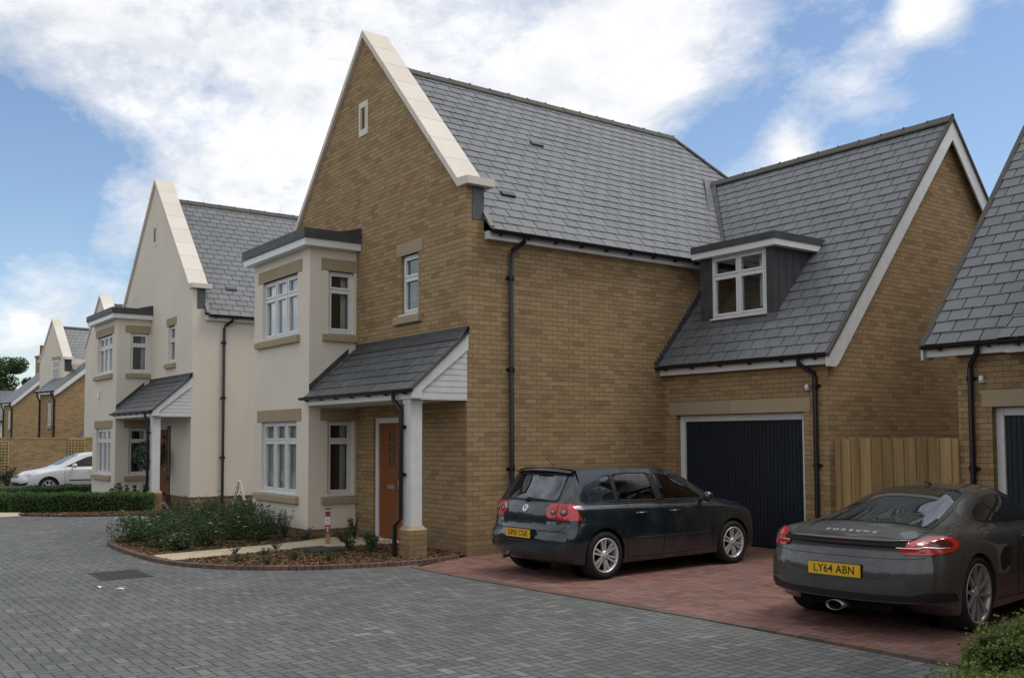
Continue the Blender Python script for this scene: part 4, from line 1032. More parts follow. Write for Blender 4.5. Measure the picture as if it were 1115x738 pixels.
# ---- grey sports coupe
def coupe():
    t = thing('parked_car', 'dark grey metallic two-door sports coupe parked tail-first towards the road beside the box hedge', 'car', (6.74, .43, 0), R_(5.7))
    K = ('y', 'w', 'zb', 'zs', 'wb', 'zl', 'wt', 'zt', 'zc')
    rows = [(-.975, .800, .315, .70, .735, .785, .56, .848, .864), (-.80, .865, .275, .755, .78, .845, .57, .870, .888), (-.5, .895, .20, .79, .79, .893, .57, .920, .940), (-.36, .900, .165, .797, .782, .905, .56, .940, .966), (-.2, .902, .16, .80, .775, .915, .54, .968, 1.008),
            (.2, .902, .15, .79, .755, .92, .51, 1.062, 1.12), (.6, .895, .14, .77, .74, .912, .495, 1.162, 1.225), (.85, .89, .14, .765, .737, .905, .495, 1.20, 1.263), (1.1, .885, .14, .76, .735, .90, .495, 1.215, 1.281), (1.4, .88, .14, .75, .735, .89, .49, 1.217, 1.286),
            (1.8, .88, .14, .74, .74, .875, .50, 1.13, 1.205), (2.2, .88, .14, .73, .745, .86, .55, .955, 1.03), (2.5, .885, .14, .72, .745, .84, .58, .858, .90), (2.9, .89, .14, .69, .735, .80, .50, .78, .80), (3.2, .83, .16, .58, .65, .67, .45, .66, .69), (3.405, .68, .20, .46, .52, .53, .35, .545, .56)]
    c = Car([dict(zip(K, r)) for r in rows], [(.14, .16), (.24, .08), (.34, .01), (.44, .0), (.58, .008), (.70, .045), (.78, .062), (.86, .05), (.90, .07), (1.3, .10)], [(.1, .05), (.4, .0), (.7, .1)], .235, .25, [(0, .372, .345), (2.475, .362, .340)], N=130, mid_bulge=.02, rl=.6, edge=.10)
    c.build('body', M['cay_paint'], t); arch_liners(t, c.arches); car_interior_floor(c, t, -.6, 3.1, .5)
    # glazing
    c.patch('rear_screen_surround', [(-.60, -.36), (.60, -.36), (.58, -.1), (.47, .78), (.40, .86), (-.40, .86), (-.47, .78), (-.58, -.1)], 'top', M['trim'], t, .003, .05, rnd=.10)
    c.patch('rear_screen', [(-.57, -.33), (.57, -.33), (.55, -.1), (.445, .74), (.38, .81), (-.38, .81), (-.445, .74), (-.55, -.1)], 'top', M['car_glass'], t, .006, .05, rnd=.10, fit=5)
    c.patch('window_surround', [(.40, .985), (.46, 1.045), (.62, 1.105), (.9, 1.165), (1.2, 1.19), (1.5, 1.175), (1.75, 1.10), (2.2, .915), (1.5, .918), (.9, .93), (.55, .95)], 'side', M['trim'], t, .003, mirror=True, rnd=.05)
    c.patch('side_window', [(.45, .985), (.50, 1.035), (.64, 1.087), (.80, 1.125), (1.0, .945), (.9, .948), (.58, .966)], 'side', M['car_glass'], t, .007, mirror=True, rnd=.03, fit=4)
    c.patch('side_window', [(1.05, .945), (.86, 1.14), (1.2, 1.172), (1.48, 1.158), (1.72, 1.085), (2.08, .935), (1.5, .935)], 'side', M['car_glass'], t, .007, mirror=True, rnd=.03, fit=4)
    c.patch('windscreen', [(-.56, 2.32), (.56, 2.32), (.48, 1.62), (-.48, 1.62)], 'top', M['car_glass'], t, .006, .05, rnd=.08, fit=5)
    # engine lid
    c.line('engine_lid_gap', [(-.62, -.80), (-.62, -.42), (-.56, .1), (-.46, .82)], 'top', M['seam'], t, .003); c.line('engine_lid_gap', [(.62, -.80), (.62, -.42), (.56, .1), (.46, .82)], 'top', M['seam'], t, .003)
    # lip spoiler strip between the lamps
    sp = MB(); n = 20; pts = []
    for k in range(n+1):
        x = -.60+1.20*k/n; lo = c.cast((x, -3, .815), (0, 1, 0))[0]; q = lo.y
        pts += [(x, q-.006, .796), (x, q-.016, .812), (x, q-.014, .838), (x, q+.05, .846), (x, q+.05, .80)]
    sp.add(pts, [(5*k+j, 5*k+(j+1) % 5, 5*(k+1)+(j+1) % 5, 5*(k+1)+j) for k in range(n) for j in range(5)]); sp.add(pts[:5], [(0, 1, 2, 3, 4)]); sp.add(pts[-5:], [(4, 3, 2, 1, 0)])
    so_ = sp.build('lip_spoiler', M['trim'], t)
    sp = MB(); pts = []
    for k in range(n+1):
        x = -.62+1.24*k/n; lo = c.cast((x, -3, .845), (0, 1, 0))[0]
        q = lo.y; pts += [(x, q-.016, .848), (x, q-.024, .858), (x, q-.012, .867), (x, q+.07, .874), (x, q+.07, .84)]
    sp.add(pts, [(5*k+j, 5*k+(j+1) % 5, 5*(k+1)+(j+1) % 5, 5*(k+1)+j) for k in range(n) for j in range(5)], True); sp.build('engine_lid_lip', M['cay_paint'], t)
    MB().box(-.14, .14, c.cast((0, -3, .815), (0, 1, 0))[0].y-.020, c.cast((0, -3, .815), (0, 1, 0))[0].y-.01, .818, .830).build('brake_light', M['lens_dark'], so_)
    # tail lamps
    lamp = [(.0, .815), (.14, .846), (.30, .876), (.43, .885), (.51, .868), (.545, .825), (.51, .778), (.40, .752), (.22, .738), (.06, .742), (.02, .772)]
    c.patch('tail_lamp', lamp, 148., M['lens_red'], t, .012, .025, mirror=True, rnd=.03)
    c.patch('lamp_inner', [(.26, .806), (.29, .848), (.38, .865), (.46, .852), (.485, .815), (.44, .80)], 148., M['lens_dark'], t, .015, .02, mirror=True, rnd=.02)
    c.patch('lamp_inner', [(.14, .826), (.24, .85), (.32, .866), (.27, .83), (.25, .808)], 148., M['lens_pink'], t, .015, .02, mirror=True, rnd=.015)
    c.line('lamp_fin', [(.0, .80), (.12, .798), (.28, .797), (.44, .795)], 148., M['chrome'], t, .0075, True, .014)
    # bumper
    c.line('bumper_gap', [(-.74, .715), (-.60, .70), (.60, .70), (.74, .715)], 'rear', M['seam'], t, .0025)
    c.patch('rear_diffuser', [(-.78, .335), (.78, .335), (.79, .43), (.64, .385), (-.64, .385), (-.79, .43)], 'rear', M['trim'], t, .006, rnd=.02)
    c.patch('lower_corner', [(.20, .335), (.20, .40), (.36, .425), (.50, .40), (.52, .335)], 148., M['trim'], t, .008, mirror=True)
    MB().box(-.46, .46, -.80, -.45, .22, .34).build('undertray', M['seam'], t)
    py = c.cast((0, -3, .56), (0, 1, 0))[0].y
    c.patch('plate_recess', [(-.36, .49), (.36, .49), (.32, .655), (-.32, .655)], 'rear', M['cay_paint'], t, .003, rnd=.04)
    pl = MB().box(-.26, .26, py-.022, py-.014, .520, .632).build('number_plate', M['plate'], t, .003)
    MB().box(-.262, .262, py-.014, py+.05, .517, .635).build('plate_backing', M['trim'], pl)
    m4 = Matrix(((1, 0, 0, 0), (0, 0, -1, py-.0225), (0, 1, 0, .576), (0, 0, 0, 1)))
    text_mesh('plate_lettering', 'LY64 ABN', .10, M['mark_black'], pl, m4, .0005, .0013, .90, 1.06)
    # spaced lettering on the lid
    for k, ch in enumerate('PORSCHE'):
        x = (k-3)*.078; loc, nor = c.cast((x, -.66, 3), (0, 0, -1)); ry = Vector((0, 1, 0)); rx = Vector((1, 0, 0)); ry = nor.cross(rx).normalized(); rx = ry.cross(nor)
        m4 = Matrix((rx, ry, nor)).transposed().to_4x4(); m4.translation = loc+nor*.004
        text_mesh('lettering', ch, .066, M['alloy'], t, m4, .002, .0012, 1.2)
    # tailpipe
    e = MB(); n = 28; rings = []
    for (y, f, dz) in ((-.80, .93, .02), (-1.0, 1., 0), (-1.0, .93, 0), (-.93, .90, 0)):
        rings += [(math.cos(2*math.pi*k/n)*.082*f, y, .255+math.sin(2*math.pi*k/n)*.046*f) for k in range(n)]
    e.add(rings, [(j*n+k, j*n+(k+1) % n, (j+1)*n+(k+1) % n, (j+1)*n+k) for j in range(3) for k in range(n)], True); e.build('tailpipe', M['pipe'], t)
    e = MB(); e.add(rings[3*n:], [tuple(range(n))]); e.build('tailpipe_bore', M['seam'], t)
    # side : intake, door gap, handle, mirror
    c.patch('side_intake', [(.52, .50), (.48, .64), (.60, .72), (.80, .735), (.74, .56)], 'side', M['trim'], t, .003, mirror=True, rnd=.04)
    c.line('door_gap', [(1.05, .91), (.98, .72), (.92, .50), (.95, .24)], 'side', M['seam'], t, .003, True); c.line('door_gap', [(2.10, .88), (2.14, .6), (2.10, .25)], 'side', M['seam'], t, .003, True)
    c.line('sill_crease', [(.45, .26), (1.2, .235), (2.05, .25)], 'side', M['trim'], t, .008, True)
    for sg in (1, -1):
        loc, nor = c.cast((3, 1.15, .79), (-1, 0, 0)); p = Vector((loc.x*sg, loc.y, loc.z)); h = MB(); h.tube([p+Vector((0, -.02, 0)), p+Vector((.03*sg, .0, .0)), p+Vector((.03*sg, .15, .004)), p+Vector((0, .18, 0))], [.01, .012, .012, .01], 8); h.build('door_handle', M['cay_paint'], t)
        m = MB(); m.lathe([(-.07, .001), (-.066, .045), (-.03, .068), (.03, .064), (.075, .045), (.09, .001)], (sg*.93, 1.98, .975), (0, 1, .0), 20); m.tube([(sg*.76, 2.02, .90), (sg*.90, 1.99, .95)], .022, 10); m.build('wing_mirror', M['cay_paint'], t)
    c.patch('headlamp', [(.44, .50), (.46, .60), (.60, .66), (.68, .58), (.58, .50)], 'front', M['lens_clear'], t, .006, mirror=True, rnd=.04)
    MB().tube([(.02, .98, 1.272), (.02, .92, 1.30), (.02, .86, 1.302)], .014, 8).build('aerial', M['cay_paint'], t)
    for (y, tr, R, wd) in ((0, .765, .345, .265), (2.475, .765, .335, .235)):
        for sg in (1, -1): wheel(t, y, sg*(tr-.005), R, wd, .272 if y == 0 else .264, 'thin', M['alloy_grey'], 10, sg)
    return t

# ---- white hatchback
def white_hatch():
    t = thing('parked_car', 'white hatchback parked by the brick garden wall, half hidden behind the cream house', 'car', (-22.1, .82, 0), R_(180)); t.scale = (.93, .93, .95)
    K = ('y', 'w', 'zb', 'zs', 'wb', 'zl', 'wt', 'zt', 'zc')
    rows = [(-.72, .79, .28, .84, .74, .96, .60, 1.33, 1.39), (-.5, .86, .22, .85, .77, .96, .60, 1.37, 1.425), (0, .875, .19, .86, .785, .955, .60, 1.40, 1.455), (.8, .876, .18, .855, .79, .945, .60, 1.40, 1.46), (1.3, .876, .18, .845, .79, .93, .59, 1.37, 1.44),
            (1.75, .876, .18, .835, .79, .915, .61, 1.24, 1.32), (2.2, .876, .18, .825, .785, .90, .67, 1.03, 1.09), (2.5, .874, .18, .80, .77, .865, .66, .92, .96), (2.9, .855, .19, .74, .73, .80, .60, .845, .88), (3.28, .80, .20, .67, .68, .735, .52, .775, .81), (3.58, .68, .25, .54, .56, .61, .42, .65, .675)]
    c = Car([dict(zip(K, r)) for r in rows], [(.2, .08), (.4, .0), (.6, .02), (.9, .10), (1.0, .15), (1.4, .42)], [(.15, .07), (.3, .0), (.5, .0), (.7, .06), (1., .1)], .13, .26, [(0, .345, .315), (2.614, .345, .315)])
    c.build('body', M['white_paint'], t); arch_liners(t, c.arches); car_interior_floor(c, t, -.5, 3.1, .5)
    c.patch('window_surround', [(-.1, .985), (.05, 1.27), (.5, 1.345), (1.05, 1.34), (1.35, 1.285), (1.7, 1.14), (2.08, .96), (1.2, .965)], 'side', M['trim'], t, .003, mirror=True, rnd=.03)
    c.patch('side_window', [(-.04, 1.0), (.09, 1.25), (.5, 1.325), (.92, 1.32), (.95, .985)], 'side', M['car_glass'], t, .006, mirror=True, rnd=.03, fit=4)
    c.patch('side_window', [(1.03, .985), (1.0, 1.32), (1.32, 1.265), (1.65, 1.13), (1.93, .985)], 'side', M['car_glass'], t, .006, mirror=True, rnd=.03, fit=4)
    c.patch('windscreen', [(-.62, 1.03), (.62, 1.03), (.50, 1.35), (-.50, 1.35)], 'front', M['car_glass_green'], t, .006, rnd=.06, fit=5)
    c.patch('rear_screen', [(-.55, 1.02), (.55, 1.02), (.48, 1.33), (-.48, 1.33)], 'rear', M['car_glass'], t, .006, rnd=.05, fit=5)
    c.patch('headlamp', [(.62, .815), (.80, .79), (1.12, .70), (1.12, .63), (.92, .63), (.66, .72)], 25., M['lens_clear'], t, .008, .025, mirror=True, rnd=.04)
    c.patch('grille', [(-.36, .62), (.36, .62), (.40, .70), (-.40, .70)], 'front', M['trim'], t, .006, rnd=.03)
    c.patch('lower_grille', [(-.45, .34), (.45, .34), (.50, .46), (-.50, .46)], 'front', M['trim'], t, .006, rnd=.03)
    c.patch('fog_lamp_recess', [(1.50, .47), (1.88, .42), (1.86, .33), (1.60, .36)], 40., M['trim'], t, .006, .03, mirror=True, rnd=.03)
    MB().box(-.26, .26, 3.58, 3.595, .47, .58).build('number_plate', M['white_plastic'], t)
    c.line('rubbing_strip', [(.45, .52), (1.2, .52), (1.98, .515)], 'side', M['trim'], t, .02, True)
    c.line('door_gap', [(2.08, .94), (2.13, .7), (2.08, .30)], 'side', M['seam'], t, .004, True); c.line('door_gap', [(.98, .97), (.99, .6), (.96, .28)], 'side', M['seam'], t, .004, True)
    for sg in (1, -1):
        m = MB(); m.lathe([(-.07, .001), (-.066, .05), (-.03, .075), (.03, .07), (.075, .045), (.09, .001)], (sg*.95, 1.82, 1.0), (0, 1, .0), 18); m.tube([(sg*.80, 1.86, .95), (sg*.92, 1.83, .98)], .03, 10); m.build('wing_mirror', M['white_paint'], t)
        for y in (.55, 1.18):
            loc, nor = c.cast((3, y, .84), (-1, 0, 0)); p = Vector((loc.x*sg, loc.y, loc.z)); MB().tube([p, p+Vector((.03*sg, .02, 0)), p+Vector((.03*sg, .15, 0)), p+Vector((0, .17, 0))], .012, 8).build('door_handle', M['white_paint'], t)
    for y in (0, 2.614):
        for sg in (1, -1): wheel(t, y, sg*.755, .312, .195, .21, 'wide', M['alloy'], 7, sg)
    return t
hatchback(); coupe(); white_hatch()

# ------------------------------------------------------------------ far houses, walls, fence
def far_house(name, label, loc, rz, gw, gslope, apex, depth, wall, wing=None, window_at=None, chimney=None, lean=None):
    H = thing(name, label, 'house', loc, rz)
    b = MB(); ef = apex-.13-gslope*gw
    b.add([(-gw, 0, 0), (gw, 0, 0), (gw, 0, ef), (0, 0, apex-.15), (-gw, 0, ef)], [(0, 1, 2, 3, 4)])
    b.quad((gw, 0, 0), (gw, depth, 0), (gw, depth, ef), (gw, 0, ef)); b.quad((-gw, 0, 0), (-gw, depth, 0), (-gw, depth, ef), (-gw, 0, ef)); b.add([(-gw, depth, 0), (gw, depth, 0), (gw, depth, ef), (0, depth, apex-.4), (-gw, depth, ef)], [(0, 1, 2, 3, 4)])
    b.build('wall', wall, H, recalc=False)
    c = MB()
    for sg in (1, -1):
        n = 5
        for k in range(n):
            a, e = gw*(1-k/n), gw*(1-(k+1)/n)
            c.prism([(sg*a, apex-.15-gslope*a), (sg*(e+.004), apex-.15-gslope*e), (sg*(e+.004), apex-gslope*e), (sg*a, apex-gslope*a)], 'y', -.06, .5)
        c.prism([(sg*(gw-.02), ef-.05), (sg*(gw+.25), ef-.05), (sg*(gw+.25), ef+.10), (sg*(gw-.02), ef+.10)], 'y', -.06, .5)
    c.build('coping', M['coping'], H)
    r = MB(); L = math.sqrt(1+gslope**2); rz_ = apex-.45; w2 = gw+.25
    slates(r, (w2, .45, rz_-gslope*w2), (0, 1, 0), (-1, 0, gslope), [(0, 0), (depth-.3, 0), (depth-.3, w2*L), (0, w2*L)], .25, .3, 2)
    r.quad((0, .45, rz_), (0, depth+.2, rz_), (-w2, depth+.2, rz_-gslope*w2), (-w2, .45, rz_-gslope*w2)); r.build('roof', M['slate'], H)
    ridge(H, (0, .5, rz_), (0, depth, rz_), .05, .12)
    MB().box(gw-.02, gw+.02, .05, .45, ef-.75, ef-.05).build('lead_flashing', M['lead_dark'], H)
    if window_at:
        a0, a1, z0, z1 = window_at; T = Tf(0); f = MB(T); f.box(a0, a1, .005, .03, z0, z1); w_ = f.build('window', M['upvc'], H); p = MB(T)
        for k in range(2):
            for (q, s_) in ((z0+.06, z0+(z1-z0)*.62), (z0+(z1-z0)*.62+.06, z1-.06)):
                l = a0+.06+k*(a1-a0-.06)/2; p.quad((l, .034, q), (l+(a1-a0)/2-.09, .034, q), (l+(a1-a0)/2-.09, .034, s_), (l, .034, s_))
        p.build('pane', M['car_glass_green'], w_, recalc=False); MB(T).box(a0-.15, a1+.15, 0, .03, z1, z1+.22).build('lintel', M['stone'], w_)
    if wing:
        x0, x1, y0, ez, sl, run = wing; W_ = MB(); zt = ez+sl*run
        W_.quad((x0, y0, 0), (x1, y0, 0), (x1, y0, ez), (x0, y0, ez)); W_.add([(x1, y0, 0), (x1, y0+2*run, 0), (x1, y0+2*run, ez), (x1, y0+run, zt-.1), (x1, y0, ez)], [(0, 1, 2, 3, 4)]); W_.add([(x0, y0, 0), (x0, y0+2*run, 0), (x0, y0+2*run, ez), (x0, y0+run, zt-.1), (x0, y0, ez)], [(0, 1, 2, 3, 4)])
        W_.build('wing_wall', M['brick'], H, recalc=False)
        r = MB(); Ls = math.sqrt(1+sl*sl); slates(r, (x0-.35, y0-.2, ez+.02), (1, 0, 0), (0, 1, sl), [(0, 0), (x1-x0+.6, 0), (x1-x0+.6, (run+.2)*Ls), (0, (run+.2)*Ls)], .25, .3, 4)
        r.quad((x0-.35, y0+run, ez+sl*(run+.2)), (x1+.25, y0+run, ez+sl*(run+.2)), (x1+.25, y0+2*run+.2, ez), (x0-.35, y0+2*run+.2, ez)); r.build('wing_roof', M['slate'], H)
        z0 = lambda y: ez+.02+(y-y0+.2)*sl
        MB().prism([(y0-.2, z0(y0-.2)-.30), (y0+.05, z0(y0)-.30), (y0+run, z0(y0+run)-.34), (y0+run, z0(y0+run)-.02), (y0-.2, z0(y0-.2)-.02)], 'x', x1+.20, x1+.24).build('barge_board', M['white_wood'], H)
        MB().box(x0-.3, x1+.2, y0-.18, y0-.14, ez-.16, ez).build('fascia', M['upvc'], H)
        gutter(H, (x0-.35, y0-.26, ez+.02), (x1+.2, y0-.26, ez+.02), .06, 3, (0, -1, 0))
        for xx in (x0+.1, x1-.15): downpipe(H, [(xx, y0-.26, ez-.05), (xx, y0-.2, ez-.25), (xx, y0-.06, ez-.5), (xx, y0-.06, .02)], .045)
        s_ = MB(Tf(y0)).box((x0+x1)/2+.15, (x0+x1)/2+.5, .0, .03, 2.6, 3.9).build('window', M['upvc'], H); MB(Tf(y0)).box((x0+x1)/2+.2, (x0+x1)/2+.45, .031, .034, 2.66, 3.84).build('pane', M['car_glass_green'], s_)
        MB(Tf(y0)).box((x0+x1)/2+.05, (x0+x1)/2+.6, .0, .07, 2.42, 2.58).build('sill', M['stone'], s_)
    if lean:
        x0, x1, y0, y1, z0, z1 = lean
        MB().prism([(y0, z0), (y1, z0), (y1, z1)], 'x', x0, x1).build('lean_to_roof', M['slate'], H)
    if chimney:
        x, y, z0, z1 = chimney
        ch = MB().box(x-.45, x+.45, y-.32, y+.32, z0, z1).box(x-.52, x+.52, y-.39, y+.39, z1, z1+.16).build('chimney', M['brick'], H)
        MB().lathe([(0, .001), (0, .17), (.75, .14), (.78, .17), (.85, .17), (.85, .001)], (x, y, z1+.16), (0, 0, 1), 16).build('chimney_pot', M['red_clay'], ch)
    return H
far_house('rendered_house', 'distant cream gable peeping over the bay roof of the nearer cream house', (-39.52, 4.2, 0), 0., 2.84, .83, 9.09, 9, M['render'])
far_house('rendered_house', 'distant cream gabled house with a brick side wing behind the brick garden wall', (-52.47, 4.56, 0), R_(11), 1.75, 1.38, 9.2, 8, M['render'],
          wing=(.55, 2.86, -.87, 4.62, .80, 3.2), window_at=(.25, 1.15, 5.3, 6.6), lean=(2.86, 4.2, .1, 1.6, 1.7, 3.2))
far_house('brick_house', 'farthest brick house with a chimney, partly behind the tree at the left edge', (-69.75, 5.33, 0), R_(6), 1.6, .9, 4.8, 8, M['brick'],
          wing=(-.1, 2.3, -.6, 4.52, .90, 3.2), chimney=(-2.54, 2.74, 5., 8.3), lean=(2.3, 3.4, .7, 1.7, 1.7, 2.7))
hh = thing('low_house', 'low slate-roofed house at the left edge below the tree', 'house', (-84, 6.0, 0))
b = MB(); b.box(-5, 3, -4.5, 5, 0, 3.5); b.build('wall', M['render'], hh)
r = MB(); slates(r, (3.3, -4.8, 3.4), (0, 1, 0), (-1, 0, .62), [(0, 0), (10.2, 0), (10.2, 5.3), (0, 5.3)], .25, .3, 8); r.quad((-1.2, -4.8, 6.2), (-1.2, 5.4, 6.2), (-5.4, 5.4, 3.4), (-5.4, -4.8, 3.4)); r.build('roof', M['slate'], hh)
gutter(hh, (3.4, -4.8, 3.4), (3.4, 5.4, 3.4), .07, 6, (1, 0, 0))

# garden wall with trellis
gw = MB().box(-30.2, -29.98, -7, 7, 0, 1.80); gw = tag(gw.build('garden_wall', M['brick']), 'buff brick garden wall behind the white hatchback', 'wall')
MB().box(-30.21, -29.97, -7, 7, 1.80, 1.875).build('wall_coping', M['brick'], gw)
def trellis(y0, y1, z0, z1, lab):
    m = MB(); n = int((y1-y0)/.11); k = int((z1-z0)/.11)
    for i in range(n+1): y = y0+(y1-y0)*i/n; m.box(-29.965, -29.945, y-.016, y+.016, z0, z1)
    for i in range(k+1): z = z0+(z1-z0)*i/k; m.box(-29.944, -29.93, y0, y1, z-.016, z+.016)
    return tag(m.build('trellis', M['trellis']), lab, 'trellis')
trellis(.78, 1.40, .25, 1.80, 'square timber trellis on the brick wall above the roof of the white hatchback')
trellis(-2.1, -1.38, .25, 1.72, 'square timber trellis on the brick wall at the very left edge')

# close-board fence between the two garages
fn = thing('board_fence', 'pale timber closeboard fence filling the gap between the two brick garages', 'fence', (3.41, 4.40, 0))
m = MB(); x = .01; k = 0; r = random.Random(3)
while x < 1.90:
    wd = r.uniform(.07, .098); d = .0 if k % 2 else .028
    wd = min(wd, 1.905-x)
    m.prism([(x, -.02-d), (x+wd+.012, -.008-d), (x+wd+.012, .0-d), (x, .0-d)], 'z', .06, 1.76+r.uniform(-.012, .012)); x += wd; k += 1
m.build('boards', M['fence'], fn)
for z in (.35, .95, 1.5): MB().box(.01, 1.9, .004, .05, z, z+.075).build('rail', M['fence'], fn)
MB().box(.01, 1.9, -.015, .01, .0, .055).build('gravel_board', M['fence'], fn)
# ground and beds near the cream house
sheet('front_path', [(-14.55, -4.15), (-14.1, -3.68), (-12.9, -3.60), (-12.75, -4.4)], .012, M['path'])
sheet('hedge_bed', [(-13.9, -3.55), (-13.0, -3.9), (-12.0, -3.0), (-11.5, -2.1), (-11.2, -1.2), (-11.0, -.1), (-12.6, -.1), (-16.0, -.1), (-16.5, -2.5)], .012, M['soil'])
chips('bark_mulch', [(-13.5, -3.8), (-12.9, -3.9), (-12.0, -2.9), (-11.5, -2.1), (-11.2, -1.2), (-11.3, -.4), (-12.4, -1.0)], 1800, .015, 9)['label'] = 'reddish bark chips along the foot of the clipped hedge by the cream house'

# ------------------------------------------------------------------ plants
def leaves(mb, pts, size, r, up=.35, asp=.55, droop=0.):
    for p in pts:
        d = Vector((r.gauss(0, 1), r.gauss(0, 1), r.gauss(0, 1)+up)).normalized(); a = Vector((r.gauss(0, 1), r.gauss(0, 1), r.gauss(0, .6)-droop)); u = (a-d*a.dot(d)).normalized(); v = d.cross(u)
        s = size*r.uniform(.6, 1.3); p = Vector(p)
        mb.add([p-u*s*.5, p+v*s*asp*.5+d*s*.05, p+u*s*.5, p-v*s*asp*.5+d*s*.05], [(0, 1, 2, 3)])
def ell_pts(r, c, rad, n, shell=.55):
    out = []
    while len(out) < n:
        q = Vector((r.uniform(-1, 1), r.uniform(-1, 1), r.uniform(-1, 1)))
        l = q.length
        if l > 1 or (l < shell and r.random() < .75): continue
        out.append((c[0]+q.x*rad[0], c[1]+q.y*rad[1], c[2]+q.z*rad[2]))
    return out
M['added_belt_mass'] = plain('added_belt_foliage', (.035, .055, .022), .9, .1, var=.5, scale=.8, bump=.4)
def hedge(name, label, p0, p1, wid, h, n, leaf, mat, seed, group=None, lump=.05):
    r = random.Random(seed); p0, p1 = Vector((*p0, 0)), Vector((*p1, 0)); d = p1-p0; L = d.length; d.normalize(); s = Vector((-d.y, d.x, 0))
    t = thing(name, label, 'hedge', tuple(p0), 0, group); m = MB(); core = MB()
    ph = [r.uniform(0, 6.28) for _ in range(8)]
    def wob(u, k): return lump*(math.sin(u*5.1+ph[k])+.7*math.sin(u*11.3+ph[k+1])+.5*math.sin(u*23+ph[k+2]))
    pts = []
    for _ in range(n):
        f = r.random(); u = r.uniform(-.02, L+.02); e = r.gauss(0, .022)
        hh_ = h+wob(u, 0)*.6; w2 = wid/2+wob(u, 3)*.5
        if f < .48:
            a = r.uniform(-1, 1); z = hh_-.12*h*abs(a)**3*1.0+e; q = d*u+s*a*w2
        elif f < .90:
            sg = 1 if r.random() < .5 else -1; z = r.uniform(.02, 1)*hh_; q = d*u+s*sg*(w2-.08*wid*max(0, z/hh_-.75)*4+e)
        else:
            u = (0 if r.random() < .5 else L)+r.gauss(0, .03); z = r.uniform(.02, .96)*hh_; q = d*u+s*r.uniform(-1, 1)*w2*.95
        pts.append((q.x, q.y, max(.01, z)))
    leaves(m, pts, leaf, r, .5, .6); m.build('foliage', mat, t, recalc=False)
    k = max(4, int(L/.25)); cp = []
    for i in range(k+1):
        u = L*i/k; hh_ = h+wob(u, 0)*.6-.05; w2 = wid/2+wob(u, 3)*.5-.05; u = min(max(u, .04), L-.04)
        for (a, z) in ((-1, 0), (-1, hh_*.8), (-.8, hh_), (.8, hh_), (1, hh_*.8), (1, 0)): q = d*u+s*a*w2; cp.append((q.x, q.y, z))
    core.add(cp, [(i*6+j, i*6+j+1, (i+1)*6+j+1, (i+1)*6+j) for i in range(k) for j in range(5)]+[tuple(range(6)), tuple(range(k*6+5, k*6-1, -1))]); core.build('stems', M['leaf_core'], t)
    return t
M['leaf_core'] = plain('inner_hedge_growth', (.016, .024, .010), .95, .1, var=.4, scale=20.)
hedge('clipped_hedge', 'clipped box hedge ending at the porch column base of the cream house', (-14.50, -3.74), (-12.55, -.98), .55, .45, 15000, .036, M['leaf_box'], 1, None, .022)
hedge('clipped_hedge', 'short clipped hedge at the left edge, beyond the pale path', (-15.7, -5.5), (-14.60, -3.80), .55, .45, 9000, .036, M['leaf_box'], 2, None, .022)
hedge('clipped_hedge', 'low hedge in front of the white hatchback', (-19.2, -4.8), (-20.9, .9), .7, .36, 13000, .045, M['leaf_box'], 3, None, .025)
def boxbush(label, c, rad, n, leaf, seed, h):
    r = random.Random(seed); t = thing('box_hedge', label, 'hedge', c); m = MB(); co_ = MB(); pts = []
    lumps = [(r.uniform(-1, 1)*rad[0]*.8, r.uniform(-1, 1)*rad[1]*.8, h*r.uniform(.55, .9), r.uniform(.12, .26)) for _ in range(26)]
    while len(pts) < n:
        x, y = r.uniform(-1, 1), r.uniform(-1, 1)
        k = max(abs(x), abs(y))
        z = h*(1-.25*k**4)*(1+.06*math.sin(x*9)+.05*math.sin(y*11+1))
        if r.random() < .5: zz = z+r.gauss(0, .02)
        else:
            zz = r.uniform(.03, .97)*z; q = r.random()
            if q < .5: x = math.copysign(1+r.gauss(0, .03), x)
            else: y = math.copysign(1+r.gauss(0, .03), y)
        pts.append((x*rad[0], y*rad[1], max(.01, zz)))
    for (x, y, z, s) in lumps: pts += ell_pts(r, (x, y, z+.04), (s*.8, s*.8, s*.7), int(n/80), .7)
    for _ in range(110):      # fresh shoots standing proud of the clipped top
        x, y = r.uniform(-.95, .95)*rad[0], r.uniform(-.95, .95)*rad[1]; hh_ = h*r.uniform(.96, 1.06)
        pts += [(x+r.gauss(0, .02), y+r.gauss(0, .02), hh_*(.84+.022*k)) for k in range(8)]
    leaves(m, pts, leaf, r, .6, .6); m.build('foliage', M['leaf_box2'], t, recalc=False)
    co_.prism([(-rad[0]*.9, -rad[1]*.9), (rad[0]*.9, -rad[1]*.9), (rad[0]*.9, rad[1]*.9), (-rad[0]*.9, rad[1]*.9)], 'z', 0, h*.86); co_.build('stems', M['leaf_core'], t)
    return t
boxbush('nearest and lowest box hedge block, at the bottom right corner of the photo', (10.02, -2.98, 0), (.74, .54, 0), 34000, .027, 4, .43)
boxbush('taller box hedge block beside the rear wheel of the grey sports coupe', (9.74, -1.66, 0), (.80, .50, 0), 34000, .027, 5, .57)

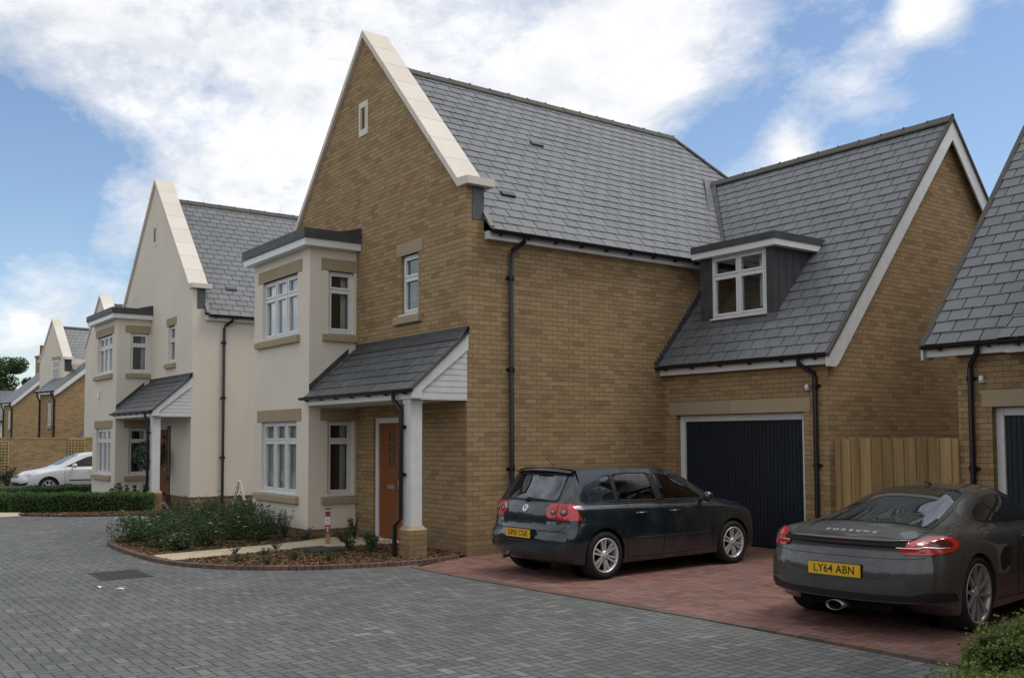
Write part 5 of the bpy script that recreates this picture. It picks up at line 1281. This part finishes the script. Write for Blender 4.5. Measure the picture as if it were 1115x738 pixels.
def rose(label, c, rad, h, n, seed, flowers, group, mat='leaf_rose', leaf=.048, name='rose_bush', cat='bush'):
    r = random.Random(seed); t = thing(name, label, cat, c, 0, group); m = MB(); st = MB(); fl = MB(); tips = []
    for k in range(9):
        a = r.uniform(0, 6.28); e = (math.cos(a)*rad*r.uniform(.3, .95), math.sin(a)*rad*r.uniform(.3, .95), h*r.uniform(.55, 1.05)); tips.append(e)
        st.tube([(e[0]*.1, e[1]*.1, 0), (e[0]*.6, e[1]*.6, e[2]*.55), e], [.007, .005, .003], 5)
    pts = []
    for e in tips:
        for _ in range(int(n/12)):
            f = r.random()**.6; pts.append((e[0]*(.15+.85*f)+r.gauss(0, .07), e[1]*(.15+.85*f)+r.gauss(0, .07), max(.03, e[2]*f+r.gauss(0, .05))))
    pts += ell_pts(r, (0, 0, h*.5), (rad, rad, h*.5), int(n*.35), .3)
    leaves(m, pts, leaf, r, .5, .6); st.build('stems', M['twig'], t); m.build('foliage', M[mat], t, recalc=False)
    for k in range(flowers):
        a = r.uniform(-2.6, .9); x, y, z = math.cos(a)*rad*r.uniform(.55, .98), math.sin(a)*rad*r.uniform(.55, .98), h*r.uniform(.55, 1.0)
        f = MB()
        for q in range(7):
            b_ = q*6.28/7; f.add([(x, y, z), (x+math.cos(b_-.4)*.022, y+math.sin(b_-.4)*.022, z+.012), (x+math.cos(b_)*.034, y+math.sin(b_)*.034, z+.016), (x+math.cos(b_+.4)*.022, y+math.sin(b_+.4)*.022, z+.012)], [(0, 1, 2, 3)])
        f.build('flower', M['petal'], t, recalc=False)
    return t
RL = 'white flowered rose bush in the dense bed left of the pale path'
spots = [(-4.95, -3.55, .42, .46), (-5.75, -3.05, .44, .52), (-3.9, -3.3, .42, .48), (-4.65, -2.75, .46, .58), (-3.55, -2.75, .38, .46), (-6.25, -2.3, .42, .58), (-5.4, -2.1, .46, .62), (-4.25, -2.05, .45, .58), (-6.7, -1.55, .42, .60), (-5.75, -1.35, .46, .62), (-4.95, -1.45, .45, .60), (-3.75, -1.75, .34, .46), (-3.25, -3.3, .28, .30), (-6.5, -.75, .40, .56)]
for k, (x, y, rd, h) in enumerate(spots): rose(RL, (x, y, .03), rd, h, 1150, 20+k, 3 if k % 3 else 4, 'white rose bushes in the bed')
def tuft(label, c, rad, h, n, seed, mat='leaf_grey', leaf=.035, name='small_plant', group=None, asp=.3):
    r = random.Random(seed); t = thing(name, label, 'plant', c, 0, group); m = MB(); st = MB(); pts = []
    for k in range(14):
        a = r.uniform(0, 6.28); e = (math.cos(a)*rad*r.uniform(.2, 1), math.sin(a)*rad*r.uniform(.2, 1), h*r.uniform(.6, 1.1)); st.tube([(0, 0, 0), (e[0]*.6, e[1]*.6, e[2]*.6), e], [.004, .003, .002], 4)
        pts += [(e[0]*f+r.gauss(0, rad*.1), e[1]*f+r.gauss(0, rad*.1), max(.01, e[2]*f)) for f in [r.random()**.7 for _ in range(n//14)]]
    leaves(m, pts, leaf, r, .6, asp); st.build('stems', M['twig'], t); m.build('foliage', M[mat], t, recalc=False); return t
tuft('bushy grey-green shrub against the foot of the cream bay front, nearer its corner', (-4.05, -1.16, .03), .20, .46, 900, 41, leaf=.035, name='shrub')
tuft('spiky grey-green shrub against the foot of the cream bay front, beside the roses', (-4.62, -1.12, .03), .23, .48, 1000, 42, leaf=.035, name='shrub')
tuft('low grey plant between the pale path and the cream bay corner', (-3.45, -1.05, .03), .22, .22, 700, 43, leaf=.032)
tuft('dark green plant beside the path in front of the side bay window', (-2.62, -.72, .05), .24, .24, 700, 44, 'leaf_dark', .035, asp=.5)
tuft('upright dark plant growing between the bay side wall and the path', (-2.95, -.35, .05), .14, .34, 520, 45, 'leaf_dark', .035, asp=.5)
tuft('green bush close to the porch downpipe', (-.92, -1.12, .04), .16, .30, 800, 46, 'leaf_rose', .034, name='shrub', asp=.55)
tuft('smaller dark bush beside the one at the porch downpipe', (-1.22, -.95, .04), .16, .28, 760, 47, 'leaf_rose', .034, name='shrub', asp=.55)
tuft('medium green plant midway between the drain cover and the porch column', (-1.42, -1.25, .04), .13, .24, 560, 48, 'leaf_rose', .032, asp=.5)
sm = [((-2.30, -2.06, .04), .13, .15, 'grey lavender tuft at the edge of the pale path, nearest the drain cover'), ((-1.7, -2.5, .04), .12, .11, 'grey lavender tuft between the pale path edge and the kerb, mid-bed'), ((-.68, -2.88, .04), .12, .13, 'grey lavender tuft right behind the brown kerb, nearest the viewer'),
      ((-.92, -2.36, .04), .10, .14, 'small green-grey tuft in front of the drain cover'), ((-.42, -2.07, .04), .10, .15, 'small green tuft in the bark nearest the porch column side of the kerb'), ((-2.15, -2.8, .04), .12, .11, 'grey lavender tuft beside the kerb end of the pale path, farther of that pair'), ((-1.2, -3.12, .04), .12, .12, 'grey lavender tuft near the kerb end of the pale path, closest to the kerb')]
for k, (c, rd, h, lab) in enumerate(sm): tuft(lab, c, rd, h, 420, 60+k, 'leaf_grey' if k not in (3, 4) else 'leaf_rose', .024, 'lavender_tuft', 'small tufts in the bark')
# plants by the cream house
tuft('leafy shrub at the foot of the bay of the cream house, left one', (-14.35, -1.30, 0), .30, .62, 300, 71, 'leaf_dark', .10, 'shrub', asp=.55)
tuft('leafy shrub between the cream house bay and its downpipe, right one', (-14.75, -.62, 0), .28, .60, 260, 72, 'leaf_dark', .10, 'shrub', asp=.55)
tuft('small leafy shrub growing low against the cream house, between its two neighbours', (-14.6, -.95, 0), .18, .42, 180, 73, 'leaf_dark', .09, 'shrub', asp=.55)
tp = thing('topiary_tree', 'clipped ball topiary tree in a pot by the door of the cream house', 'tree', (-14.35, -.52, 0)); r = random.Random(77); m = MB()
leaves(m, ell_pts(r, (0, 0, 1.36), (.42, .42, .42), 2600, .8), .06, r, .3); m.build('crown', M['leaf_dark'], tp, recalc=False); MB().tube([(0, 0, .3), (.01, 0, .7), (0, 0, 1.2)], .022, 8).build('trunk', M['twig'], tp)
MB().lathe([(0, .001), (0, .15), (.34, .21), (.36, .22), (.36, .19), (.32, .17), (.32, .001)], (0, 0, 0), (0, 0, 1), 22).build('pot', M['kerb'], tp)
tuft('dark shrub at the foot of the garden wall, left of the white hatchback', (-29.3, -1.5, 0), .4, .75, 300, 74, 'leaf_dark', .12, 'shrub', asp=.5)
rose('orange-tinged bush at the extreme left edge against the trellis', (-29.2, -2.05, 0), .5, 1.3, 420, 75, 0, None, 'leaf_dark', .11, 'bush', 'bush')

def tree(label, loc, trunk_h, crown, n, seed, leaf=.35):
    r = random.Random(seed); t = thing('broadleaf_tree', label, 'tree', loc); tr = MB(); m = MB(); cr_ = MB()
    tr.tube([(0, 0, -.2), (.1, .05, trunk_h*.5), (0, .1, trunk_h)], [.34, .24, .18], 10)
    clumps = []
    for k in range(26):
        a = r.uniform(0, 6.28); q = r.random()**.5; z = r.uniform(-.85, .95); rr = math.sqrt(max(0, 1-z*z))*q
        c = (math.cos(a)*rr*crown[0], math.sin(a)*rr*crown[0], trunk_h+crown[1]*(.75+z*.8)); clumps.append(c)
        tr.tube([(0, .1, trunk_h*.85), (c[0]*.5, c[1]*.5, (trunk_h+c[2])/2+.2), c], [.10, .06, .02], 6)
    pts = []
    for c in clumps: s = r.uniform(.6, 1.15)*crown[0]*.33; pts += ell_pts(r, c, (s, s, s*.75), n//26, .4)
    leaves(m, pts, leaf, r, .4, .7); tr.build('trunk', M['twig'], t); m.build('crown', M['leaf_tree'], t, recalc=False); return t
tree('green broadleaf tree rising behind the far houses at the left edge', (-89.4, 7.6, 0), 4.6, (3.7, 2.9), 16000, 81, .22)
tree('broadleaf tree farther off, just showing at the very left edge', (-104, 5.5, 0), 4.2, (4.0, 2.8), 11000, 82, .24)

# ------------------------------------------------------------------ small things
cv = thing('manhole_cover', 'dark iron drain cover set in the grey block road', 'drain cover', (-1.2, -4.70, .004), R_(-2))
m = MB().box(-.42, .42, -.32, .32, -.01, .003); m.build('frame', M['iron'], cv); m = MB()
for i in range(9):
    for j in range(7): m.box(-.36+i*.082, -.36+i*.082+.060, -.27+j*.079, -.27+j*.079+.058, .003, .006)
m.build('tread_plate', M['iron'], cv)
cv = thing('manhole_cover', 'dark drain cover lying in the bark mulch beside the path', 'drain cover', (-1.83, -1.55, .055), R_(8))
MB().box(-.36, .36, -.27, .27, -.03, .012).build('frame', M['iron'], cv); MB().box(-.30, .30, -.21, .21, .012, .018).build('lid', M['iron'], cv, .004)
sg_ = thing('marker_post', 'wooden marker post with a red and white sign beside the pale path', 'sign', (-2.5, -1.08, .03), .933)
MB().box(-.035, .035, -.0, .045, 0, .62).build('post', M['fence'], sg_)
p = MB().box(-.038, .038, -.012, -.001, .20, .60).build('sign_plate', M['white_plastic'], sg_)
MB().box(-.038, .038, -.015, -.013, .20, .335).build('red_panel', M['red_sign'], p); MB().box(-.038, .038, -.015, -.013, .47, .56).build('red_panel', M['red_sign'], p); MB().box(-.038, .038, -.015, -.013, .578, .60).build('black_band', M['mark_black'], p)
MB().box(-.018, .022, -.018, -.0155, .285, .30).box(-.006, .010, -.018, -.0155, .225, .285).build('white_mark', M['white_plastic'], p)
for z in (.36, .385, .41, .435): MB().box(-.026, .022, -.0145, -.0125, z, z+.008).build('small_print', M['mark_grey'], p)
sg_ = thing('marker_post', 'short post with a small printed white card among the roses', 'sign', (-5.53, -3.2, .03), .833)
MB().box(-.03, .03, 0, .04, 0, .36).build('post', M['fence'], sg_); p = MB().box(-.085, .085, -.012, -.001, .17, .40).build('sign_plate', M['white_plastic'], sg_)
MB().box(-.085, .085, -.015, -.0125, .14, .20).build('red_panel', M['red_sign'], p)
for z in (.225, .25, .275, .30, .325, .35): MB().box(-.06, .06-.02*(int(z*1000) % 3), -.0145, -.0125, z, z+.008).build('small_print', M['mark_grey'], p)
# folding A board standing behind the roses, seen nearly edge-on
ab = thing('sandwich_board', 'white folding A-board sign standing behind the roses by the cream house wall', 'sign', (-10.35, .42, 0), R_(66))
for sgn in (-1, 1):
    m = MB(); m.obox((sgn*.10, 0, .40), (0, 1, 0), Vector((sgn*-.25, 0, 1)).normalized().cross(Vector((0, 1, 0))), Vector((sgn*-.25, 0, 1)).normalized(), .26, .018, .40); bo = m.build('board', M['white_plastic'], ab)
for k in range(5):
    z = .34+.10*k; MB().obox((-.10+(z-.40)*.25-.006, -.262, z), (1, 0, 0), (0, 1, 0), (0, 0, 1), .012, .003, .026).build('faded_mark', M['mark_grey'], ab)
for k, (x, y, a, s, lab) in enumerate([(-.2, -5.21, .3, .05, 'white scrap of litter on the road, farther from the bottom edge'), (.1, -5.05, 1.0, .06, 'white crumpled scrap on the road beside the drain cover')]):
    m = MB(); m.add([(-s, -s*.3, .004), (0, -s*.4, .018), (s, -s*.2, .005), (s*.9, s*.3, .012), (0, s*.35, .022), (-s*.9, s*.25, .006)], [(0, 1, 4, 5), (1, 2, 3, 4)]); o = m.build('paper_scrap', M['petal'], None, recalc=False); o.location = (x, y, .0); o.rotation_euler = (0, 0, a); tag(o, lab, 'litter')

# unseen tree belt added behind the viewer to darken reflections and low sky light
r = random.Random(91); m = MB(); n = 90; rows_ = 9
pts = []
for i in range(n+1):
    a = R_(192+232*i/n); ph = 1.8*math.sin(i*.9)+1.3*math.sin(i*2.3+1)+r.uniform(-.8, .8)
    for j in range(rows_+1):
        f = j/rows_; rr = 46+5*math.sin(f*3.1)*-1+r.uniform(-1., 1.); z = -.3+f*(6.8+ph*.7)
        pts.append((4+math.cos(a)*rr, -2+math.sin(a)*rr, z))
    for j in range(2):
        pts.append((4+math.cos(a)*(52+6*j), -2+math.sin(a)*(52+6*j), (6+ph*.6)*(1-j)-.3))
k_ = rows_+3
m.add(pts, [(i*k_+j, i*k_+j+1, (i+1)*k_+j+1, (i+1)*k_+j) for i in range(n) for j in range(k_-1)], True)
tag(m.build('added_tree_belt', M['added_belt_mass'], None, recalc=False), 'unseen belt of trees added behind the viewer to darken reflections', None, None, 'stuff')

# ------------------------------------------------------------------ ground, beds, sky, camera
sheet('ground', [(-400, -400), (400, -400), (400, 400), (-400, 400)], -.02, M['earth'])
sheet('road', [(-60, -40), (30, -40), (30, -.9), (14, -.9), (.4, -1.12), (.15, -.2), (.15, 1), (-60, 1)], 0., M['road'])
sheet('driveway', [(.0, 0), (.55, -1.15), (2.0, -1.15), (4.0, -1.0), (6.0, -.86), (8.2, -.75), (12, -.7), (12, 5), (.0, 5)], .004, M['red'])
# edging course between driveway and road : single blocks laid end to end
def edging(name, pts, w, h0, h1, step, mat, seed):
    r = random.Random(seed); m = MB()
    for (p, q) in zip(pts[:-1], pts[1:]):
        p, q = Vector((*p, 0)), Vector((*q, 0)); d = q-p; L = d.length; d.normalize(); s_ = Vector((-d.y, d.x, 0)); n = max(1, round(L/step))
        for k in range(n):
            c = p+d*(L*(k+.5)/n); hz = (h1-h0)/2
            m.obox(c+Vector((0, 0, (h0+h1)/2+r.uniform(-.001, .001)))+s_*r.uniform(-.003, .003), d, s_, (0, 0, 1), L/n/2-.004, w/2, hz)
    return struct(m.build(name, mat, None))
def smooth(pts, n=6):
    P = [np.array(p, float) for p in pts]; out = []
    for i in range(len(P)-1):
        a, b, c, d = P[max(i-1, 0)], P[i], P[i+1], P[min(i+2, len(P)-1)]
        for k in range(n):
            t = k/n; out.append(tuple(.5*((2*b)+(-a+c)*t+(2*a-5*b+4*c-d)*t*t+(-a+3*b-3*c+d)*t**3)))
    return out+[tuple(P[-1])]
edging('driveway_edging', smooth([(.52, -1.24), (2.0, -1.23), (4.0, -1.08), (6.0, -.94), (8.2, -.83), (12, -.78)], 4), .13, -.02, .012, .21, M['setts'], 3)
bedline = smooth([(-7.2, -2.2), (-6.5, -3.1), (-5.5, -3.72), (-4.4, -3.90), (-3.2, -3.92), (-2.2, -3.88), (-1.4, -3.66), (-.7, -3.22), (-.15, -2.55), (.15, -1.75), (.28, -1.05), (.12, -.25)], 8)
edging('kerb', bedline, .11, -.02, .055, .2, M['setts'], 5)
bed = bedline+[(0, -.02), (-7.2, -.02)]
sheet('planting_bed', bed, .03, M['soil'])
pathpoly = [(-2.72, -3.86), (-1.95, -3.80), (-2.10, -2.9), (-2.25, -1.9), (-2.15, -.9), (-1.9, -.75), (-1.9, -.02), (-3.55, -.02), (-3.55, -.75), (-3.1, -1.0), (-2.95, -2.0), (-2.85, -3.0)]
pp = MB().prism([(-2.74, -3.85), (-1.93, -3.79), (-2.12, -2.7), (-2.25, -1.6), (-2.05, -.75), (-1.93, -.12), (-3.5, -.12), (-3.45, -.75), (-3.2, -1.2), (-3.0, -2.0), (-2.85, -3.0)], 'z', .0, .052)
struct(pp.build('path', M['path'], None))
pth = [(-2.74, -3.85), (-1.93, -3.79), (-2.12, -2.7), (-2.25, -1.6), (-2.05, -.75), (-1.93, -.12), (-3.5, -.12), (-3.45, -.75), (-3.2, -1.2), (-3.0, -2.0), (-2.85, -3.0)]
chips('bark_mulch', bed, 15000, .035, 4, (pth, ))

# camera
cam = bpy.data.cameras.new('camera'); co = bpy.data.objects.new('camera', cam); COL.objects.link(co)
yaw, pit, rol = .933, .057, .004
F = Vector((-math.sin(yaw), math.cos(yaw), 0)); Rt = Vector((math.cos(yaw), math.sin(yaw), 0)); U = Vector((0, 0, 1))
F2 = F*math.cos(pit)+U*math.sin(pit); U2 = U*math.cos(pit)-F*math.sin(pit)
# image x axis = cos*R - sin*U ... (roll)
cr, sr = math.cos(rol), math.sin(rol)
ix = Rt*cr-U2*(-sr)*-1 if False else Rt*cr+U2*(-sr)*(-1)*(-1)
ix = Rt*cr - U2*sr; iy = Rt*sr + U2*cr
ix = ix.normalized(); iy = iy.normalized()
mw = Matrix((ix, iy, -F2)).transposed().to_4x4(); mw.translation = Vector((12.315, -8.265, 1.785))
co.matrix_world = mw
cam.sensor_fit = 'HORIZONTAL'; cam.sensor_width = 36.; cam.lens = 1060.9/1115*36; cam.shift_y = 46.86/1115; cam.clip_end = 2000; cam.clip_start = .1
S.camera = co

# world : physical sky with procedural cloud cover
w = bpy.data.worlds.new('World'); S.world = w; w.use_nodes = True
nt = w.node_tree; N_ = nt.nodes; Lk = nt.links; N_.clear()
class WT(NT):
    def __init__(s): s.t = nt; s.n = N_; s.l = Lk
t = WT()
out = N_.new('ShaderNodeOutputWorld'); bg = N_.new('ShaderNodeBackground'); Lk.new(bg.outputs[0], out.inputs[0])
sky = N_.new('ShaderNodeTexSky'); sky.sky_type = 'NISHITA'; sky.sun_disc = False
SUN_EL, SUN_AZ = 62., 34.   # azimuth: direction towards the sun, clockwise from +Y
sky.sun_elevation = R_(SUN_EL); sky.sun_rotation = R_(SUN_AZ); sky.air_density = 1.0; sky.dust_density = .7; sky.ozone_density = 1.6; sky.altitude = 50
STR = .10
d = N_.new('ShaderNodeTexCoord').outputs['Generated']
dx, dy, dz = t.sep(d)
den = t.math('ADD', t.math('MAXIMUM', dz, 0.), .30)
pv = t.comb(t.math('DIVIDE', dx, den), t.math('DIVIDE', dy, den), 0.)
wv = N_.new('ShaderNodeVectorMath'); wv.operation = 'MULTIPLY_ADD'; Lk.new(t.noise(pv, .9, 3, .5, 'Color'), wv.inputs[0]); wv.inputs[1].default_value = (.35, .35, 0); Lk.new(pv, wv.inputs[2]); pw = wv.outputs[0]
mpn = N_.new('ShaderNodeMapping'); Lk.new(pw, mpn.inputs[0]); mpn.inputs['Rotation'].default_value = (0, 0, R_(25)); mpn.inputs['Scale'].default_value = (1.1, 1.35, 1.)
n1 = t.noise(pw, 1.9, 10, .62); n2 = t.noise(mpn.outputs[0], 5.5, 9, .68)
def dirpx(u, v):
    a = u-557.5; b = 369+46.86-v
    X = cr*a+sr*b; Y = -sr*a+cr*b
    return (F2*1060.9+Rt*X+U2*Y).normalized()
bias = None
for (u, v, r0, r1, wgt) in CLOUDS:
    c = dirpx(u, v)
    dp = N_.new('ShaderNodeVectorMath'); dp.operation = 'DOT_PRODUCT'; Lk.new(d, dp.inputs[0]); dp.inputs[1].default_value = c
    mm = t.n.new('ShaderNodeMapRange'); mm.interpolation_type = 'SMOOTHSTEP'; Lk.new(dp.outputs['Value'], mm.inputs[0])
    mm.inputs[1].default_value = math.cos(R_(r1)); mm.inputs[2].default_value = math.cos(R_(r0)); mm.inputs[3].default_value = 0.; mm.inputs[4].default_value = wgt
    bias = mm.outputs[0] if bias is None else t.math('ADD', bias, mm.outputs[0])
nn = t.math('ADD', t.math('ADD', t.math('MULTIPLY', n1, 1.15), t.math('MULTIPLY', n2, .75)), -.38)
cov = t.math('ADD', t.math('ADD', nn, bias), CLOUD_BASE)
msk = t.mapr(cov, .44, .84, 0., 1.)
msk = t.math('MULTIPLY', msk, CLOUD_MAX)
thick = t.mapr(cov, .60, 1.25, 0., 1.)
n3 = t.noise(pw, 3.2, 8, .62)
cl = t.ramp(t.math('ADD', t.mapr(n3, .3, .7, .05, .78), t.math('MULTIPLY', thick, .22)), [(.30, (5.9, 6.1, 6.45)), (.50, (7.4, 7.42, 7.5)), (.66, (8.35, 8.3, 8.25)), (.85, (9.2, 9.1, 9.0))])
sc_ = N_.new('ShaderNodeVectorMath'); sc_.operation = 'MULTIPLY'; Lk.new(sky.outputs[0], sc_.inputs[0]); sc_.inputs[1].default_value = SKY_TINT
Lk.new(t.mix(msk, sc_.outputs[0], cl), bg.inputs[0]); bg.inputs[1].default_value = STR

sun = bpy.data.lights.new('sun', 'SUN'); sun.energy = SUN_E; sun.angle = R_(SUN_A); sun.color = (1, .96, .9)
so = bpy.data.objects.new('sun', sun); COL.objects.link(so)
az, el = R_(SUN_AZ), R_(SUN_EL); sd = Vector((math.sin(az)*math.cos(el), math.cos(az)*math.cos(el), math.sin(el)))
so.rotation_euler = sd.to_track_quat('Z', 'Y').to_euler(); so.location = (0, 0, 30)

S.view_settings.view_transform = 'Standard'; S.view_settings.look = 'None'; S.view_settings.exposure = EXPO; S.view_settings.gamma = 1.0
S.view_settings.use_curve_mapping = False
S.render.engine = 'CYCLES'
S.cycles.use_denoising = True
S.cycles.max_bounces = 8; S.cycles.transparent_max_bounces = 12; S.cycles.glossy_bounces = 4; S.cycles.diffuse_bounces = 4
